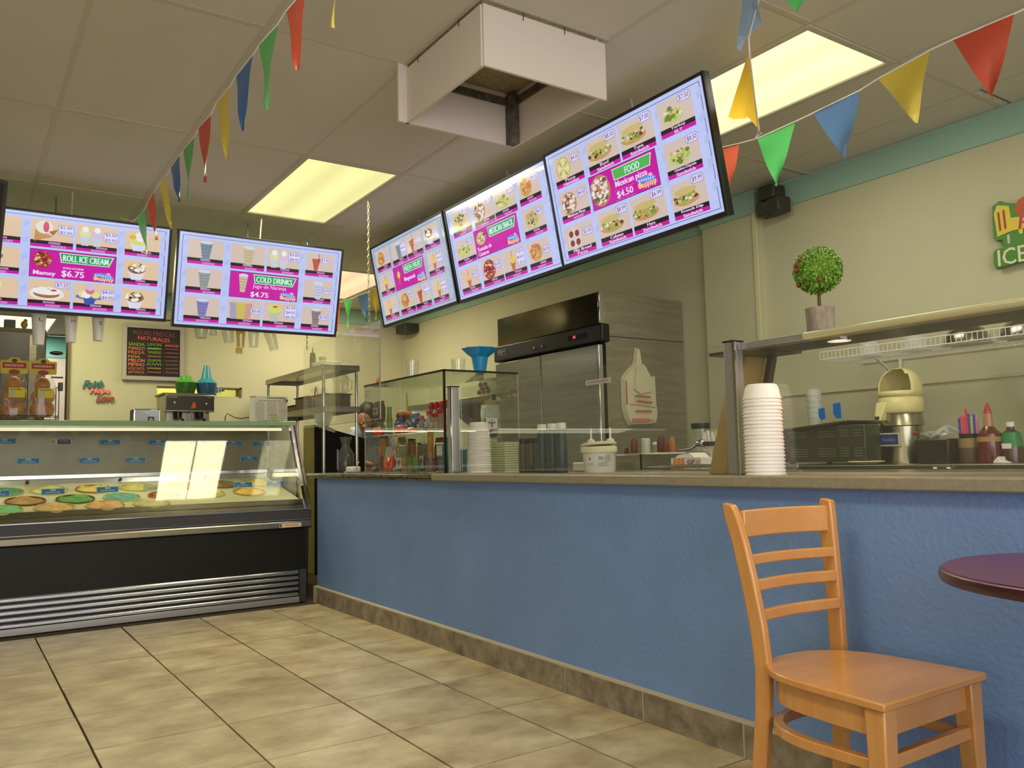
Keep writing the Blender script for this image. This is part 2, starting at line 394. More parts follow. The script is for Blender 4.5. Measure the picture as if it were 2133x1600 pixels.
# ================================================================ AIR BAFFLE BOX
t = thing('air_deflector_box', 'open white board box hung under the ceiling vent between the lights', 'air deflector', (1.59, 2.5, CEIL))
part('near_board', B(0, -.006, -.262, .59, .006, -.022), M['white'], t, label='board facing the counter side')
part('left_board', B(-.006, 0.006, -.262, .006, .625, -.022), M['white'], t)
part('far_board', B(-.045, .613, -.262, .56, .625, -.002), M['white'], t)
part('right_board', B(.548, .006, -.262, .56, .613, -.002), M['white'], t)
gr = MB().box(0, .006, -.012, .55, .613, -.004)
part('vent_grille', gr, mat('vent_grille', rgb(190, 180, 140), .6, noise=(220, rgb(90, 82, 58), 3)), t)
tape = mat('scuffed_duct_tape', rgb(110, 102, 88), .5, noise=(26, rgb(58, 52, 44), 3))
tp = MB().box(.505, .560, -.262, .545, .6125, -.03).box(.02, .60, -.075, .5, .612, -.04).box(.535, .03, -.075, .547, .56, -.04)
part('tape_strip', tp, tape, t, label='grey tape down the inner corner')
fr = MB()
for (x0, y0, x1, y1) in ((0, -.02, .6, -.004), (0, .605, .6, .62), (-.02, 0, -.004, .62), (.585, 0, .6, .62)): fr.box(x0, y0, -.008, x1, y1, 0)
part('vent_frame', fr, M['grid'], t)
for y in (.16, .5): part('hook', MB().tube([(0, y, -.002), (-.009, y, -.015), (-.009, y, -.04)], .0016, 5), M['dark'], t)
for x in (.18, .38): part('hook', MB().tube([(x, 0, -.002), (x, -.009, -.015), (x, -.009, -.04)], .0016, 5), M['dark'], t)

# ================================================================ MENU SCREENS
SCREEN = attr_mat('screen_image', 0.92, 0.12)
WHT = (192, 204, 250); MAG = (205, 25, 165); PINK = (214, 40, 130); GRN = (40, 160, 90); BLK = (40, 28, 38); PAPER = (216, 196, 184)
LOGO_B = (110, 150, 230); LOGO_Y = (250, 214, 150)
def logo(s, u, v, w, h):
    s.ell(u + .72 * w, v + .2 * h, .12 * w, .2 * h, (214, 190, 220)); s.ell(u + .35 * w, v + .28 * h, .36 * w, .2 * h, LOGO_B); s.ell(u + .66 * w, v + .42 * h, .33 * w, .17 * h, LOGO_B)
    for k in range(7): s.ell(u + (.12 + .12 * k) * w, v + (.3 + .02 * k) * h, .035 * w, .10 * h, (200, 222, 255))
    s.rrect(u + .02 * w, v + .42 * h, u + .2 * w, v + .85 * h, LOGO_Y, .008); s.rect(u + .15 * w, v + .58 * h, u + .98 * w, v + .8 * h, LOGO_Y)
    for k in range(6): s.ell(u + (.3 + .12 * k) * w, v + .8 * h, .035 * w, (.1 + .05 * (k % 3)) * h, LOGO_Y)
    for k in range(8): s.rect(u + (.27 + .085 * k) * w, v + .62 * h, u + (.32 + .085 * k) * w, v + .76 * h, (200, 120, 140))
    s.rect(u + .06 * w, v + .5 * h, u + .09 * w, v + .78 * h, (230, 160, 140)); s.rect(u + .13 * w, v + .5 * h, u + .16 * w, v + .78 * h, (230, 160, 140))
def food(s, kind, u, v, w, h):
    R = random.Random(int(u * 1000) + int(v * 77))
    def sp(cx, cy, rx, ry, cols, n, r=.07):
        for k in range(n):
            a = R.uniform(0, 6.28); q = math.sqrt(R.random()); rr = R.uniform(.5, 1.3) * r
            s.ell(cx + rx * q * math.cos(a), cy + ry * q * math.sin(a), w * rr * .8, h * rr, cols[R.randrange(len(cols))], 6)
    x, y = u, v
    if kind == 'pizza':
        s.ell(x + .32 * w, y + .5 * h, .24 * w, .46 * h, (206, 170, 110), 18); s.ell(x + .32 * w, y + .5 * h, .21 * w, .42 * h, (224, 214, 150), 18)
        for k in range(8):
            a = k * .785; s.poly([(x + .32 * w, y + .5 * h), (x + .32 * w + .19 * w * math.cos(a), y + .5 * h + .38 * h * math.sin(a)), (x + .32 * w + .19 * w * math.cos(a + .35), y + .5 * h + .38 * h * math.sin(a + .35))], (176, 170, 80) if k % 2 else (232, 226, 190))
    elif kind == 'mpizza':
        s.ell(x + .32 * w, y + .5 * h, .25 * w, .46 * h, (190, 130, 90), 18); sp(x + .32 * w, y + .5 * h, .21 * w, .4 * h, [(230, 224, 214), (210, 190, 180), (120, 90, 70), (236, 232, 226)], 60, .06)
    elif kind == 'flat':
        s.ell(x + .32 * w, y + .5 * h, .24 * w, .46 * h, (220, 206, 196), 18)
        for a, b in ((.22, .3), (.42, .32), (.22, .68), (.42, .68)): s.ell(x + a * w, y + b * h, .075 * w, .14 * h, (138, 62, 58), 12)
    elif kind == 'sub':
        s.ell(x + .4 * w, y + .62 * h, .36 * w, .2 * h, (196, 158, 96), 14); sp(x + .4 * w, y + .52 * h, .34 * w, .16 * h, [(120, 160, 60), (206, 196, 130), (110, 66, 50), (226, 226, 214), (150, 180, 80)], 34, .06); s.ell(x + .4 * w, y + .32 * h, .32 * w, .13 * h, (206, 186, 120), 14)
    elif kind == 'green':
        s.ell(x + .4 * w, y + .6 * h, .3 * w, .26 * h, (196, 206, 130), 14); sp(x + .4 * w, y + .52 * h, .28 * w, .24 * h, [(170, 190, 90), (226, 220, 190), (214, 206, 110), (120, 130, 60), (206, 170, 140)], 36, .07)
    elif kind == 'bowl':
        s.poly([(x + .12 * w, y + .5 * h), (x + .6 * w, y + .5 * h), (x + .5 * w, y + .98 * h), (x + .22 * w, y + .98 * h)], (226, 224, 236)); s.ell(x + .36 * w, y + .42 * h, .25 * w, .25 * h, (150, 110, 80), 14); sp(x + .36 * w, y + .36 * h, .2 * w, .22 * h, [(240, 240, 236), (90, 60, 40), (226, 190, 90), (240, 236, 230)], 22, .08)
    elif kind == 'ybowl':
        s.poly([(x + .12 * w, y + .5 * h), (x + .6 * w, y + .5 * h), (x + .5 * w, y + .98 * h), (x + .22 * w, y + .98 * h)], (220, 220, 236)); s.ell(x + .36 * w, y + .42 * h, .26 * w, .28 * h, (216, 220, 130), 14); s.ell(x + .42 * w, y + .26 * h, .17 * w, .24 * h, (236, 236, 230), 12); s.ell(x + .2 * w, y + .3 * h, .1 * w, .12 * h, (226, 180, 60), 10)
    elif kind == 'cone':
        s.poly([(x + .1 * w, y + .4 * h), (x + .5 * w, y + .72 * h), (x + .08 * w, y + .98 * h)], (200, 150, 96)); s.ell(x + .3 * w, y + .32 * h, .2 * w, .3 * h, (226, 232, 214), 12); s.ell(x + .34 * w, y + .3 * h, .07 * w, .26 * h, (226, 80, 120), 8); s.poly([(x + .4 * w, y + .5 * h), (x + .62 * w, y + .36 * h), (x + .5 * w, y + .66 * h)], (176, 110, 60))
    elif kind == 'twocup':
        for cx, c in ((.2, (220, 226, 170)), (.48, (220, 190, 226))):
            s.poly([(x + (cx - .13) * w, y + .5 * h), (x + (cx + .13) * w, y + .5 * h), (x + (cx + .08) * w, y + .96 * h), (x + (cx - .08) * w, y + .96 * h)], (206, 208, 224)); s.ell(x + cx * w, y + .38 * h, .13 * w, .2 * h, c, 12); s.ell(x + cx * w, y + .2 * h, .08 * w, .14 * h, (236, 240, 240), 10)
    elif kind == 'banana':
        s.ell(x + .42 * w, y + .62 * h, .4 * w, .3 * h, (236, 230, 224), 16); s.ell(x + .42 * w, y + .62 * h, .3 * w, .2 * h, (170, 110, 60), 14); s.ell(x + .42 * w, y + .5 * h, .34 * w, .18 * h, (240, 240, 236), 14); sp(x + .42 * w, y + .38 * h, .3 * w, .08 * h, [(196, 70, 60), (240, 240, 236)], 12, .05)
    elif kind == 'bluebowl':
        s.ell(x + .38 * w, y + .62 * h, .34 * w, .14 * h, (90, 130, 200), 14); s.poly([(x + .22 * w, y + .65 * h), (x + .54 * w, y + .65 * h), (x + .48 * w, y + .99 * h), (x + .28 * w, y + .99 * h)], (60, 90, 180))
        for cx, cy, c in ((.22, .5, (240, 220, 150)), (.52, .5, (236, 220, 140)), (.3, .52, (236, 240, 240)), (.38, .32, (226, 120, 130)), (.38, .15, (214, 190, 226))): s.ell(x + cx * w, y + cy * h, .11 * w, .17 * h, c, 12)
    elif kind in ('cup', 'gcup', 'bcup', 'ycup', 'wcup', 'shake'):
        c = {'cup': (122, 142, 160), 'gcup': (150, 160, 160), 'bcup': (130, 130, 190), 'ycup': (206, 190, 156), 'wcup': (200, 206, 226), 'shake': (150, 130, 130)}[kind]
        s.poly([(x + .32 * w, y + .14 * h), (x + .66 * w, y + .14 * h), (x + .58 * w, y + .98 * h), (x + .4 * w, y + .98 * h)], c); s.ell(x + .49 * w, y + .12 * h, .18 * w, .08 * h, (206, 220, 240), 12)
        for k in range(4): s.rect(x + (.36 + .005 * k) * w, y + (.3 + .15 * k) * h, x + (.62 - .01 * k) * w, y + (.34 + .15 * k) * h, tuple(int(q * .86) for q in c))
    elif kind == 'threecup':
        for cx, c in ((.2, (170, 160, 190)), (.56, (206, 156, 150)), (.38, (206, 190, 96))):
            s.poly([(x + (cx - .15) * w, y + .14 * h), (x + (cx + .15) * w, y + .14 * h), (x + (cx + .1) * w, y + .95 * h), (x + (cx - .1) * w, y + .95 * h)], c)
    elif kind == 'fruit':
        s.poly([(x + .14 * w, y + .4 * h), (x + .5 * w, y + .4 * h), (x + .42 * w, y + .95 * h), (x + .22 * w, y + .95 * h)], (190, 196, 180)); s.ell(x + .32 * w, y + .3 * h, .2 * w, .24 * h, (216, 220, 110), 12); s.ell(x + .34 * w, y + .2 * h, .08 * w, .06 * h, (226, 90, 60), 8)
    elif kind == 'red':
        s.poly([(x + .2 * w, y + .3 * h), (x + .5 * w, y + .26 * h), (x + .4 * w, y + .95 * h), (x + .3 * w, y + .95 * h)], (190, 90, 70)); s.rect(x + .42 * w, y + .02 * h, x + .44 * w, y + .4 * h, (120, 50, 40))
    elif kind == 'redbowl':
        s.ell(x + .36 * w, y + .5 * h, .28 * w, .46 * h, (160, 60, 50), 14); sp(x + .36 * w, y + .46 * h, .24 * w, .38 * h, [(206, 110, 70), (120, 40, 50), (226, 196, 150), (176, 60, 60)], 34, .07)
    elif kind == 'mango':
        s.poly([(x + .3 * w, y + .4 * h), (x + .56 * w, y + .4 * h), (x + .46 * w, y + .98 * h), (x + .38 * w, y + .98 * h)], (190, 110, 70)); s.ell(x + .43 * w, y + .42 * h, .13 * w, .2 * h, (232, 200, 90), 12); s.rect(x + .4 * w, y + .05 * h, x + .43 * w, y + .35 * h, (200, 130, 110))
    elif kind == 'chips':
        s.ell(x + .36 * w, y + .5 * h, .26 * w, .4 * h, (206, 160, 90), 12); sp(x + .36 * w, y + .44 * h, .22 * w, .32 * h, [(226, 190, 120), (190, 130, 70), (206, 110, 70)], 24, .08)
    elif kind == 'tosta':
        s.ell(x + .4 * w, y + .5 * h, .3 * w, .4 * h, (214, 190, 130), 12); sp(x + .4 * w, y + .46 * h, .26 * w, .32 * h, [(170, 190, 90), (226, 226, 190), (206, 160, 120), (90, 100, 60)], 30, .07)
def price(s, lines, u, v, w, h):
    s.rrect(u, v, u + w, v + h, (120, 130, 220), .012); s.rrect(u + .002, v + .004, u + w - .002, v + h - .004, (222, 224, 255), .012)
    n = len(lines)
    for k, t in enumerate(lines): s.text(t, u + .12 * w, v + h * (k + .2) / n, u + .88 * w, v + h * (k + .82) / n, (140, 20, 100), .015)
def blur_word(s, u, v, w, h, c, seed):   # a line of print too small to read in the photograph
    R = random.Random(seed); x = u
    while x < u + w:
        q = R.uniform(.05, .14) * w; s.rect(x, v + R.uniform(0, .15) * h, min(x + q, u + w), v + h, c); x += q * 1.25
def cell(s, u, v, w, h, kind, prices=None, words=(None, None), pos=None, seed=0, bg=PAPER):
    s.rect(u, v, u + w, v + h * .76, bg)
    s.rect(u, v + h * .76, u + w, v + h * .885, BLK); s.rect(u, v + h * .885, u + w, v + h, MAG)
    food(s, kind, u, v + .02 * h, w * 1.04, h * .80)
    for k, t in enumerate(words):
        y0 = v + h * (.77 + .115 * k); c = (236, 206, 240)
        if t: ww = min(.62, .062 * len(t) + .04) * w; s.text(t, u + w * .5 - ww * .45, y0 + .006 * h, u + w * .5 + ww * .55, y0 + .100 * h, c, .04)
        else: blur_word(s, u + w * (.36 + .06 * ((seed + k) % 3)), y0 + .015 * h, w * (.28 + .07 * ((seed * 3 + k) % 3)), .08 * h, (206, 150, 206), seed * 7 + k)
    if prices:
        n = len(prices); pw = .36 * w; ph = (.24 if n == 1 else .19 * n) * h
        pu, pv = pos if pos else (.64, .1); price(s, prices, u + pu * w, v + pv * h, pw, ph)
def banner(s, title, sub, cost, kind, fh=.22):
    s.rect(.30, .362, .725, .652, (90, 20, 90)); s.rect(.302, .367, .723, .647, MAG if kind != 'mpizza0' else PINK)
    s.poly([(.44, .38), (.712, .38), (.69, .483), (.45, .483)], (220, 240, 225)); s.poly([(.445, .388), (.705, .388), (.686, .475), (.455, .475)], GRN)
    n = len(title); tw = min(.225, .026 * n + .02); s.text(title, .572 - tw / 2, .40, .572 + tw / 2, .464, (214, 246, 236), .02)
    food(s, kind, .302, .375, .16, fh)
    logo(s, .612, .545, .105, .105)
def screen(labels, specs, title, bannerfn, origin, rz, tilt, Wd=1.13, Ht=.61, tint=None):
    t = thing('menu_screen', labels, 'menu screen', origin, group='menu screens', rot=(tilt, 0, rz))
    bz = MB(); q = .014
    bz.box(0, 0, -Ht, Wd, .035, 0).box(0, -.008, -Ht, q, 0, 0).box(Wd - q, -.008, -Ht, Wd, 0, 0).box(q, -.008, -Ht, Wd - q, 0, -Ht + q + .006).box(q, -.008, -q, Wd - q, 0, 0)
    bz.box(.25, .035, -.5, .88, .06, -.12)
    part('bezel', bz, M['black'], t, bevel=.0015)
    part('mount', MB().box(.53, .06, -.36, .60, .16, -.2).box(.563, .128, -.3, .571, .136, .14), M['grid'], t)
    s = Sheet(Wd - 2 * q, Ht - 2 * q - .006, .00006)
    bg = tint or WHT
    s.rect(0, 0, 1, 1, bg); 
    for a, b, c, d in ((.018, .03, .982, .034), (.018, .966, .982, .97), (.018, .03, .0205, .97), (.9795, .03, .982, .97)): s.rect(a, b, c, d, (30, 30, 60))
    for k, x in enumerate((.02, .26, .73, .955)): # marbled strips between the cells
        for j in range(5): s.poly([(x + .004, .1 + .17 * j), (x + .03, .07 + .17 * j), (x + .034, .12 + .17 * j), (x + .006, .16 + .17 * j)], tuple(int(q2 * .96) for q2 in bg))
    for sp in specs: cell(s, *sp[:4], **sp[4])
    bannerfn(s)
    s.build('display', SCREEN, t, loc=(q, -.0005, -q))
    return t
Lc = (.05, .205); Ma = (.30, .205); Mb = (.52, .205); Rc = (.765, .185)
def grid_specs(k):   # ten cells: kind, prices, words
    pos = [(Lc, .06, .27), (Lc, .375, .27), (Lc, .69, .27), (Ma, .06, .28), (Mb, .06, .28), (Ma, .675, .285), (Mb, .675, .285), (Rc, .06, .27), (Rc, .375, .27), (Rc, .69, .27)]
    out = []
    for i, ((c, v, h), it) in enumerate(zip(pos, k)):
        d = dict(kind=it[0], prices=it[1], words=it[2] if len(it) > 2 else (None, None), seed=i + len(k[0][0]))
        if len(it) > 3: d['pos'] = it[3]
        if len(it) > 4: d['bg'] = it[4]
        out.append((c[0], v, c[1], h, d))
    return out
NW = (None, None); OR = (228, 200, 168)
S1 = grid_specs([('bowl', None, NW, None, OR), ('bowl', None, NW, None, OR), ('ybowl', None, NW, None, OR), ('cone', ['$1.00', '$2.00'], NW, (.64, .12), OR), ('twocup', ['$2.50', '$3.50'], NW, (.66, .2), OR),
    ('banana', ['$7.25'], NW, (.62, .04), OR), ('bluebowl', ['$4.00', '$6.00'], NW, (.66, .2), OR), ('ybowl', None, NW, None, OR), ('bowl', None, NW, None, OR), ('bowl', None, NW, None, OR)])
def b1(s):
    banner(s, 'ROLL ICE CREAM', '', '', 'redbowl', .19); s.text('Mamey', .32, .582, .425, .64, (240, 220, 250), .02); s.text('$6.75', .455, .56, .565, .635, (240, 224, 250), .02); s.text('AS ROLL ICE CREAM', .46, .525, .56, .545, (230, 200, 240), .03)
S2 = grid_specs([('cup', None), ('gcup', None), ('bcup', None), ('ycup', None), ('twocup', ['$3.00', '$4.00']), ('threecup', ['$3.00'], NW, (.68, .3)), ('fruit', ['$3.00', '$4.00', '$6.00'], NW, (.66, .08)),
    ('red', ['$7.00'], NW, (.5, .16)), ('wcup', ['$3.00'], NW, (.62, .3)), ('shake', ['$3.00'], NW, (.6, .3))])
def b2(s):
    banner(s, 'COLD DRINKS', '', '', 'ycup'); s.text('Jugo de Naranja', .44, .488, .65, .543, (240, 214, 246), .015); s.text('$4.75', .43, .575, .54, .64, (240, 224, 250), .02)
S3 = grid_specs([('chips', ['$3.00'], NW, (.6, .3)), ('mango', ['$4.75'], NW, (.58, .1)), ('mango', ['$4.75'], NW, (.55, .4)), ('cup', ['$3.00', '$4.00', '$5.00']), ('red', ['$3.75'], NW, (.6, .2)), ('chips', ['$6.00'], NW, (.62, .1)), ('red', ['$5.00', '$6.00']),
    ('bowl', ['$5.00'], NW, (.6, .3)), ('mango', ['$3.00', '$4.00', '$5.00'], NW, (.62, .06)), ('mango', ['$3.00', '$4.00', '$5.00'], NW, (.6, .06))])
def b3(s): banner(s, 'FRESH FRUIT', '', '', 'mango'); s.text('Mangoneada', .44, .525, .59, .59, (240, 214, 246), .02)
S4 = grid_specs([('tosta', ['$7.50'], NW, (.6, 0)), ('green', ['$5.25'], NW, (.6, .06)), ('mango', ['$4.75'], NW, (.6, .2)), ('mpizza', ['$6.75'], NW, (.62, .06)), ('green', ['$5.00'], NW, (.62, .06)), ('redbowl', ['$6.00'], NW, (.62, .2)), ('mango', ['S $3.50', 'M $4.50', 'L $5.50']),
    ('chips', ['$4.50'], NW, (.62, .08)), ('tosta', ['$4.75'], NW, (.64, .12)), ('chips', ['$6.00'], NW, (.66, .3))])
def b4(s):
    banner(s, 'MEXICAN SNACK', '', '', 'tosta', .17); s.text('Tostadas de', .32, .545, .46, .587, (240, 214, 246), .02); s.text('Camaron', .325, .597, .425, .638, (240, 214, 246), .02)
S5 = grid_specs([('pizza', ['$4.50'], ('Pizza', 'Hawaiian'), (.6, .12)), ('mpizza', ['$4.50'], ('Mexican Pizza', None), (.64, .12)), ('flat', ['$3.50'], ('Flat Bread', 'Pizza'), (.62, .2)), ('sub', ['$8.50'], ('Beef', 'Sandwich'), (.62, .0)), ('sub', ['$7.00'], ('Tuna', 'Sandwich'), (.62, .0)),
    ('sub', ['$8.99'], ('Cubano', 'Sandwich'), (.62, .0)), ('sub', ['$6.99'], ('Ham', 'Sandwich'), (.62, -.04)), ('green', ['$7.50'], ('Turkey', 'BLT'), (.62, .0)), ('green', ['$8.50'], ('Chicken Chipotle', 'Sandwich'), (.66, .0)), ('sub', ['$9.99'], ('French Dip', 'Sandwich'), (.62, -.06))])
def b5(s):
    s.rect(.30, .362, .725, .652, (90, 20, 90)); s.rect(.302, .367, .723, .647, MAG)
    s.poly([(.455, .38), (.70, .38), (.684, .475), (.461, .475)], (220, 240, 225)); s.poly([(.459, .387), (.694, .387), (.68, .468), (.466, .468)], (90, 184, 90))
    s.text('FOOD', .535, .402, .625, .458, (214, 246, 236), .02); s.text('Mexican pizza', .465, .485, .66, .55, (240, 214, 246), .02); s.text('$4.50', .465, .57, .565, .632, (240, 224, 250), .02)
    for k in range(9): s.rect(.455 + .014 * k, .558, .463 + .014 * k, .561, (226, 170, 226)); s.rect(.455 + .014 * k, .64, .463 + .014 * k, .643, (226, 170, 226))
    food(s, 'mpizza', .285, .362, .26, .29); logo(s, .60, .53, .11, .11)
R90 = -math.pi / 2
screen('wide menu screen headed ROLL ICE CREAM hung over the ice cream case', S1, '', b1, (0.005, 5.55, 2.525), 0, .27)
screen('wide menu screen headed COLD DRINKS beside the roll ice cream screen', S2, '', b2, (1.165, 5.53, 2.52), 0, .25, Ht=.635)
screen('menu screen headed FRESH FRUIT, farthest over the counter', S3, '', b3, (2.585, 5.715, 2.605), R90, .185, Wd=1.12, tint=(176, 192, 214))
screen('menu screen headed MEXICAN SNACK, middle of the counter row', S4, '', b4, (2.585, 4.575, 2.60), R90, .185, Wd=1.12)
screen('menu screen headed FOOD with Mexican pizza, nearest over the counter', S5, '', b5, (2.55, 3.44, 2.59), R90, .19, Wd=1.135)
# switched-off screen whose dark edge shows at the left
t = thing('dark_screen', 'switched-off dark screen cut off by the left edge of the view', 'screen', (0.195, 4.704, 2.42), rot=(.12, 0, math.radians(26)))
part('bezel', B(-1.12, 0, -.6, 0, .05, 0), M['dark'], t, bevel=.003)
part('display', B(-1.1, -.002, -.58, -.02, .001, -.02), M['black'], t)

# ================================================================ GELATO CASE
t = thing('gelato_case', 'long ice cream display case with sloping glass, black front and metal slats', 'display case', (0, 0, 0))
X0, X1 = -1.6, 2.20
part('front_panel', B(X0, 5.945, .225, 2.16, 5.985, .53), M['blackpanel'], t, bevel=.004)
for k, z in enumerate((.218, .180, .142, .103, .064)):
    part('slat', MB().prism([(5.925, z - .012), (5.945, z - .012), (5.955, z + .012), (5.935, z + .014), (5.925, z + .004)], 'x', X0, 2.105), M['slat'], t, bevel=.002)
part('grille_back', B(X0, 5.96, .03, 2.12, 5.98, .235), M['black'], t)
part('kick_plate', B(X0, 5.925, 0.004, 2.115, 5.96, .046), M['alu'], t, bevel=.002)
part('corner_post', MB().box(2.115, 5.92, .004, 2.16, 5.99, .235).box(2.108, 5.915, .01, 2.118, 5.93, .235), M['dark'], t, bevel=.003)
part('bumper_rail', MB().prism([(5.935, .53), (5.985, .53), (5.985, .592), (5.93, .592), (5.915, .575), (5.918, .54)], 'x', X0, X1), M['steel'], t, bevel=.002, label='brushed metal bumper rail')
part('dark_rail', B(X0, 5.925, .596, X1, 5.99, .664), M['dark'], t, bevel=.003)
lp = MB(); lp.prism([(5.94, .664), (6.0, .664), (6.02, .70), (5.955, .70)], 'x', X0, X1).prism([(5.965, .70), (6.02, .70), (6.03, .735), (5.98, .735)], 'x', X0, X1)
part('lower_lip', lp, M['dsteel'], t, bevel=.003)
part('chrome_line', MB().box(X0, 5.922, .664, X1, 5.93, .671).box(X0, 5.918, .592, X1, 5.93, .597), M['chrome'], t)
part('end_panel', MB().prism([(5.96, .03), (6.95, .03), (6.95, .70), (6.02, .70), (5.94, .66)], 'x', 2.155, 2.185), M['black'], t, bevel=.002, label='black end panel')
# sloping front glass
ga, gb = (5.95, .672), (6.26, 1.292)
def glassplane(x0, x1, off, th):
    n = Vector((0, -(gb[1] - ga[1]), gb[0] - ga[0])).normalized()
    P = [Vector((x, y, z)) + n * off for x in (x0, x1) for y, z in (ga, gb)]
    Q = [p + n * th for p in P]
    return MB().hexa([P[0], P[2], Q[2], Q[0]], [P[1], P[3], Q[3], Q[1]])
part('front_glass', glassplane(X0, 2.14, 0, .006), M['glass'], t, smooth=False)
fr = MB(); n_ = 0
def bar(x0, x1, ya, za, yb, zb, w): return MB().hexa([(x0, ya, za), (x1, ya, za), (x1, ya + w, za), (x0, ya + w, za)], [(x0, yb, zb), (x1, yb, zb), (x1, yb + w, zb), (x0, yb + w, zb)])
part('end_frame', bar(2.150, 2.172, 5.93, .665, 6.25, 1.305, .05), M['chrome'], t, bevel=.002, label='chrome edge of the end glass')
part('end_frame', bar(2.184, 2.20, 5.915, .66, 6.255, 1.305, .03), M['steel'], t, bevel=.002)
eg = MB().prism([(5.99, .67), (6.95, .67), (6.95, 1.29), (6.30, 1.29)], 'x', 2.172, 2.182)
part('end_glass', eg, M['glassg'], t, smooth=False)
part('top_rail', MB().prism([(6.24, 1.285), (6.90, 1.285), (6.90, 1.318), (6.245, 1.318)], 'x', X0, X1), mat('green_glass_shelf', rgb(140, 170, 128), .12, spec=.8), t, bevel=.004, label='green-edged glass top shelf')
part('lamp_tube', MB().tube([(X0, 6.36, 1.262), (2.12, 6.36, 1.262)], .011, 10), emit_mat('case_tube', (1, .92, .58, 1), 1.1), t)
part('lamp_housing', B(X0, 6.32, 1.272, 2.15, 6.44, 1.286), M['steel'], t)
area('case_light', (1.22, 6.40, 1.25), (math.radians(-8), 0, 0), 1.05, .05, 2.2, (1, .93, .68))
bk = MB()
for k in range(5): bk.box(X0 + .75 * k, 6.90 + .012 * (k % 2), .93, X0 + .75 * k + .78, 6.91 + .012 * (k % 2), 1.285)
part('sliding_door', bk, mat('smoky_door', rgb(146, 136, 104), .25, spec=.6, noise=(2.5, rgb(116, 106, 78), 2.2)), t, label='smoky rear sliding doors')
sh = MB().box(X0, 6.80, .925, 2.15, 6.93, .955).prism([(6.80, .86), (6.81, .925), (6.93, .925), (6.93, .86)], 'x', X0, 2.15)
part('rear_ledge', sh, M['chrome'], t, bevel=.003)
# tilted deck with the tub rims
def deckz(y): return .775 + (y - 6.3) * .205 + .012
dk = MB(); 
part('tub_deck', MB().hexa([(X0, 6.02, deckz(6.02) - .02), (2.15, 6.02, deckz(6.02) - .02), (2.15, 6.80, deckz(6.8) - .02), (X0, 6.80, deckz(6.8) - .02)],
     [(X0, 6.02, deckz(6.02)), (2.15, 6.02, deckz(6.02)), (2.15, 6.80, deckz(6.8)), (X0, 6.80, deckz(6.8))]), mat('white_deck', rgb(228, 222, 176), .4), t)
for k, x in enumerate((-.95, -.2, .45, 1.05, 1.66)):
    part('door_knob', MB().lathe([(.012, 0), (.012, .012), (.004, .02)], 12, (x, 6.79, .90)), M['dark'], t)
# tubs: each a thing standing in the deck
def tub(x, y, col, col2, name, label, edge=(206, 196, 120)):
    r = .118; z = deckz(y)
    t = thing('gelato_tub', label, 'ice cream tub', (x, y, z), group='ice cream tubs in the case', rot=(math.atan(.205), 0, 0))
    part('tub', MB().lathe([(r - .012, -.14), (r, .004), (r, .012), (r - .006, .012), (r - .008, -.03), (.001, -.03)], 28, caps=False), mat('tub_' + '_'.join(map(str, edge)), rgb(*edge), .4), t)
    mb = MB(); R = random.Random(int(x * 100) + int(y * 10)); vs = [(0, 0, .012)]; n = 24
    for ri in range(1, 6):
        for k in range(n):
            a = 2 * math.pi * k / n; q = r * .93 * ri / 5
            vs.append((q * math.cos(a), q * math.sin(a), (.014 if ri < 5 else .0) + .009 * math.sin(3 * a + ri * 1.3 + x * 9) * (1 if ri < 5 else .2) + R.uniform(-.003, .003)))
    fs = [(0, 1 + k, 1 + (k + 1) % n) for k in range(n)]
    for ri in range(4):
        for k in range(n): fs.append((1 + ri * n + k, 1 + (ri + 1) * n + k, 1 + (ri + 1) * n + (k + 1) % n, 1 + ri * n + (k + 1) % n))
    part('gelato', mb.add(vs, fs), mat('gelato_' + name, rgb(*col), .55, noise=(16, rgb(*col2), 2.6), bump=(60, .5)), t)
row2 = [(.41, (176, 128, 66), (206, 160, 96), 'brown', 'brown caramel-coloured ice cream tub, leftmost full tub of the middle row', (110, 80, 40)), (.70, (126, 190, 96), (84, 152, 62), 'green', 'bright green ice cream tub in the middle row', (110, 90, 50)),
        (.985, (124, 190, 166), (96, 160, 140), 'mint', 'pale blue-green ice cream tub beside the bright green one', (190, 200, 140)), (1.27, (186, 70, 60), (150, 40, 40), 'red', 'deep red ice cream tub beside the blue-green one', (170, 120, 70)),
        (1.56, (222, 212, 130), (206, 190, 110), 'vanilla', 'pale yellow ice cream tub behind the lamp reflection', (206, 196, 130)), (1.86, (240, 196, 70), (250, 214, 110), 'mango', 'orange-yellow ice cream tub at the right end of the middle row', (190, 150, 60)),
        (.13, (90, 150, 120), (70, 130, 100), 'teal', 'teal ice cream tub cut off by the left edge', (160, 170, 120))]
for x, c, c2, nm, lb, ed in row2: tub(x, 6.30, c, c2, nm, lb, ed)
for x, c, c2, nm, lb, ed in [(.30, (80, 150, 110), (100, 170, 130), 'sea', 'sea-green ice cream tub in the back row at the left', (170, 170, 110)), (.57, (232, 224, 150), (240, 232, 170), 'cream1', 'cream-white ice cream tub in the back row between the sea-green and yellow ones', (206, 200, 140)), (.845, (232, 200, 90), (244, 220, 130), 'yellow', 'yellow ice cream tub in the back row behind the bright green tub', (170, 130, 60)),
    (1.13, (226, 220, 130), (206, 196, 110), 'lemon', 'pale lemon ice cream tub in the back row behind the blue-green tub', (206, 196, 130)), (1.43, (206, 130, 100), (190, 100, 80), 'peach', 'peach ice cream tub in the back row behind the red tub', (170, 120, 70)), (1.72, (130, 110, 60), (150, 130, 80), 'olive', 'olive-brown ice cream tub in the back row', (120, 100, 60)), (2.0, (240, 206, 90), (246, 220, 130), 'gold', 'golden ice cream tub at the right end of the back row', (200, 180, 100))]:
    tub(x, 6.575, c, c2, nm, lb, ed)
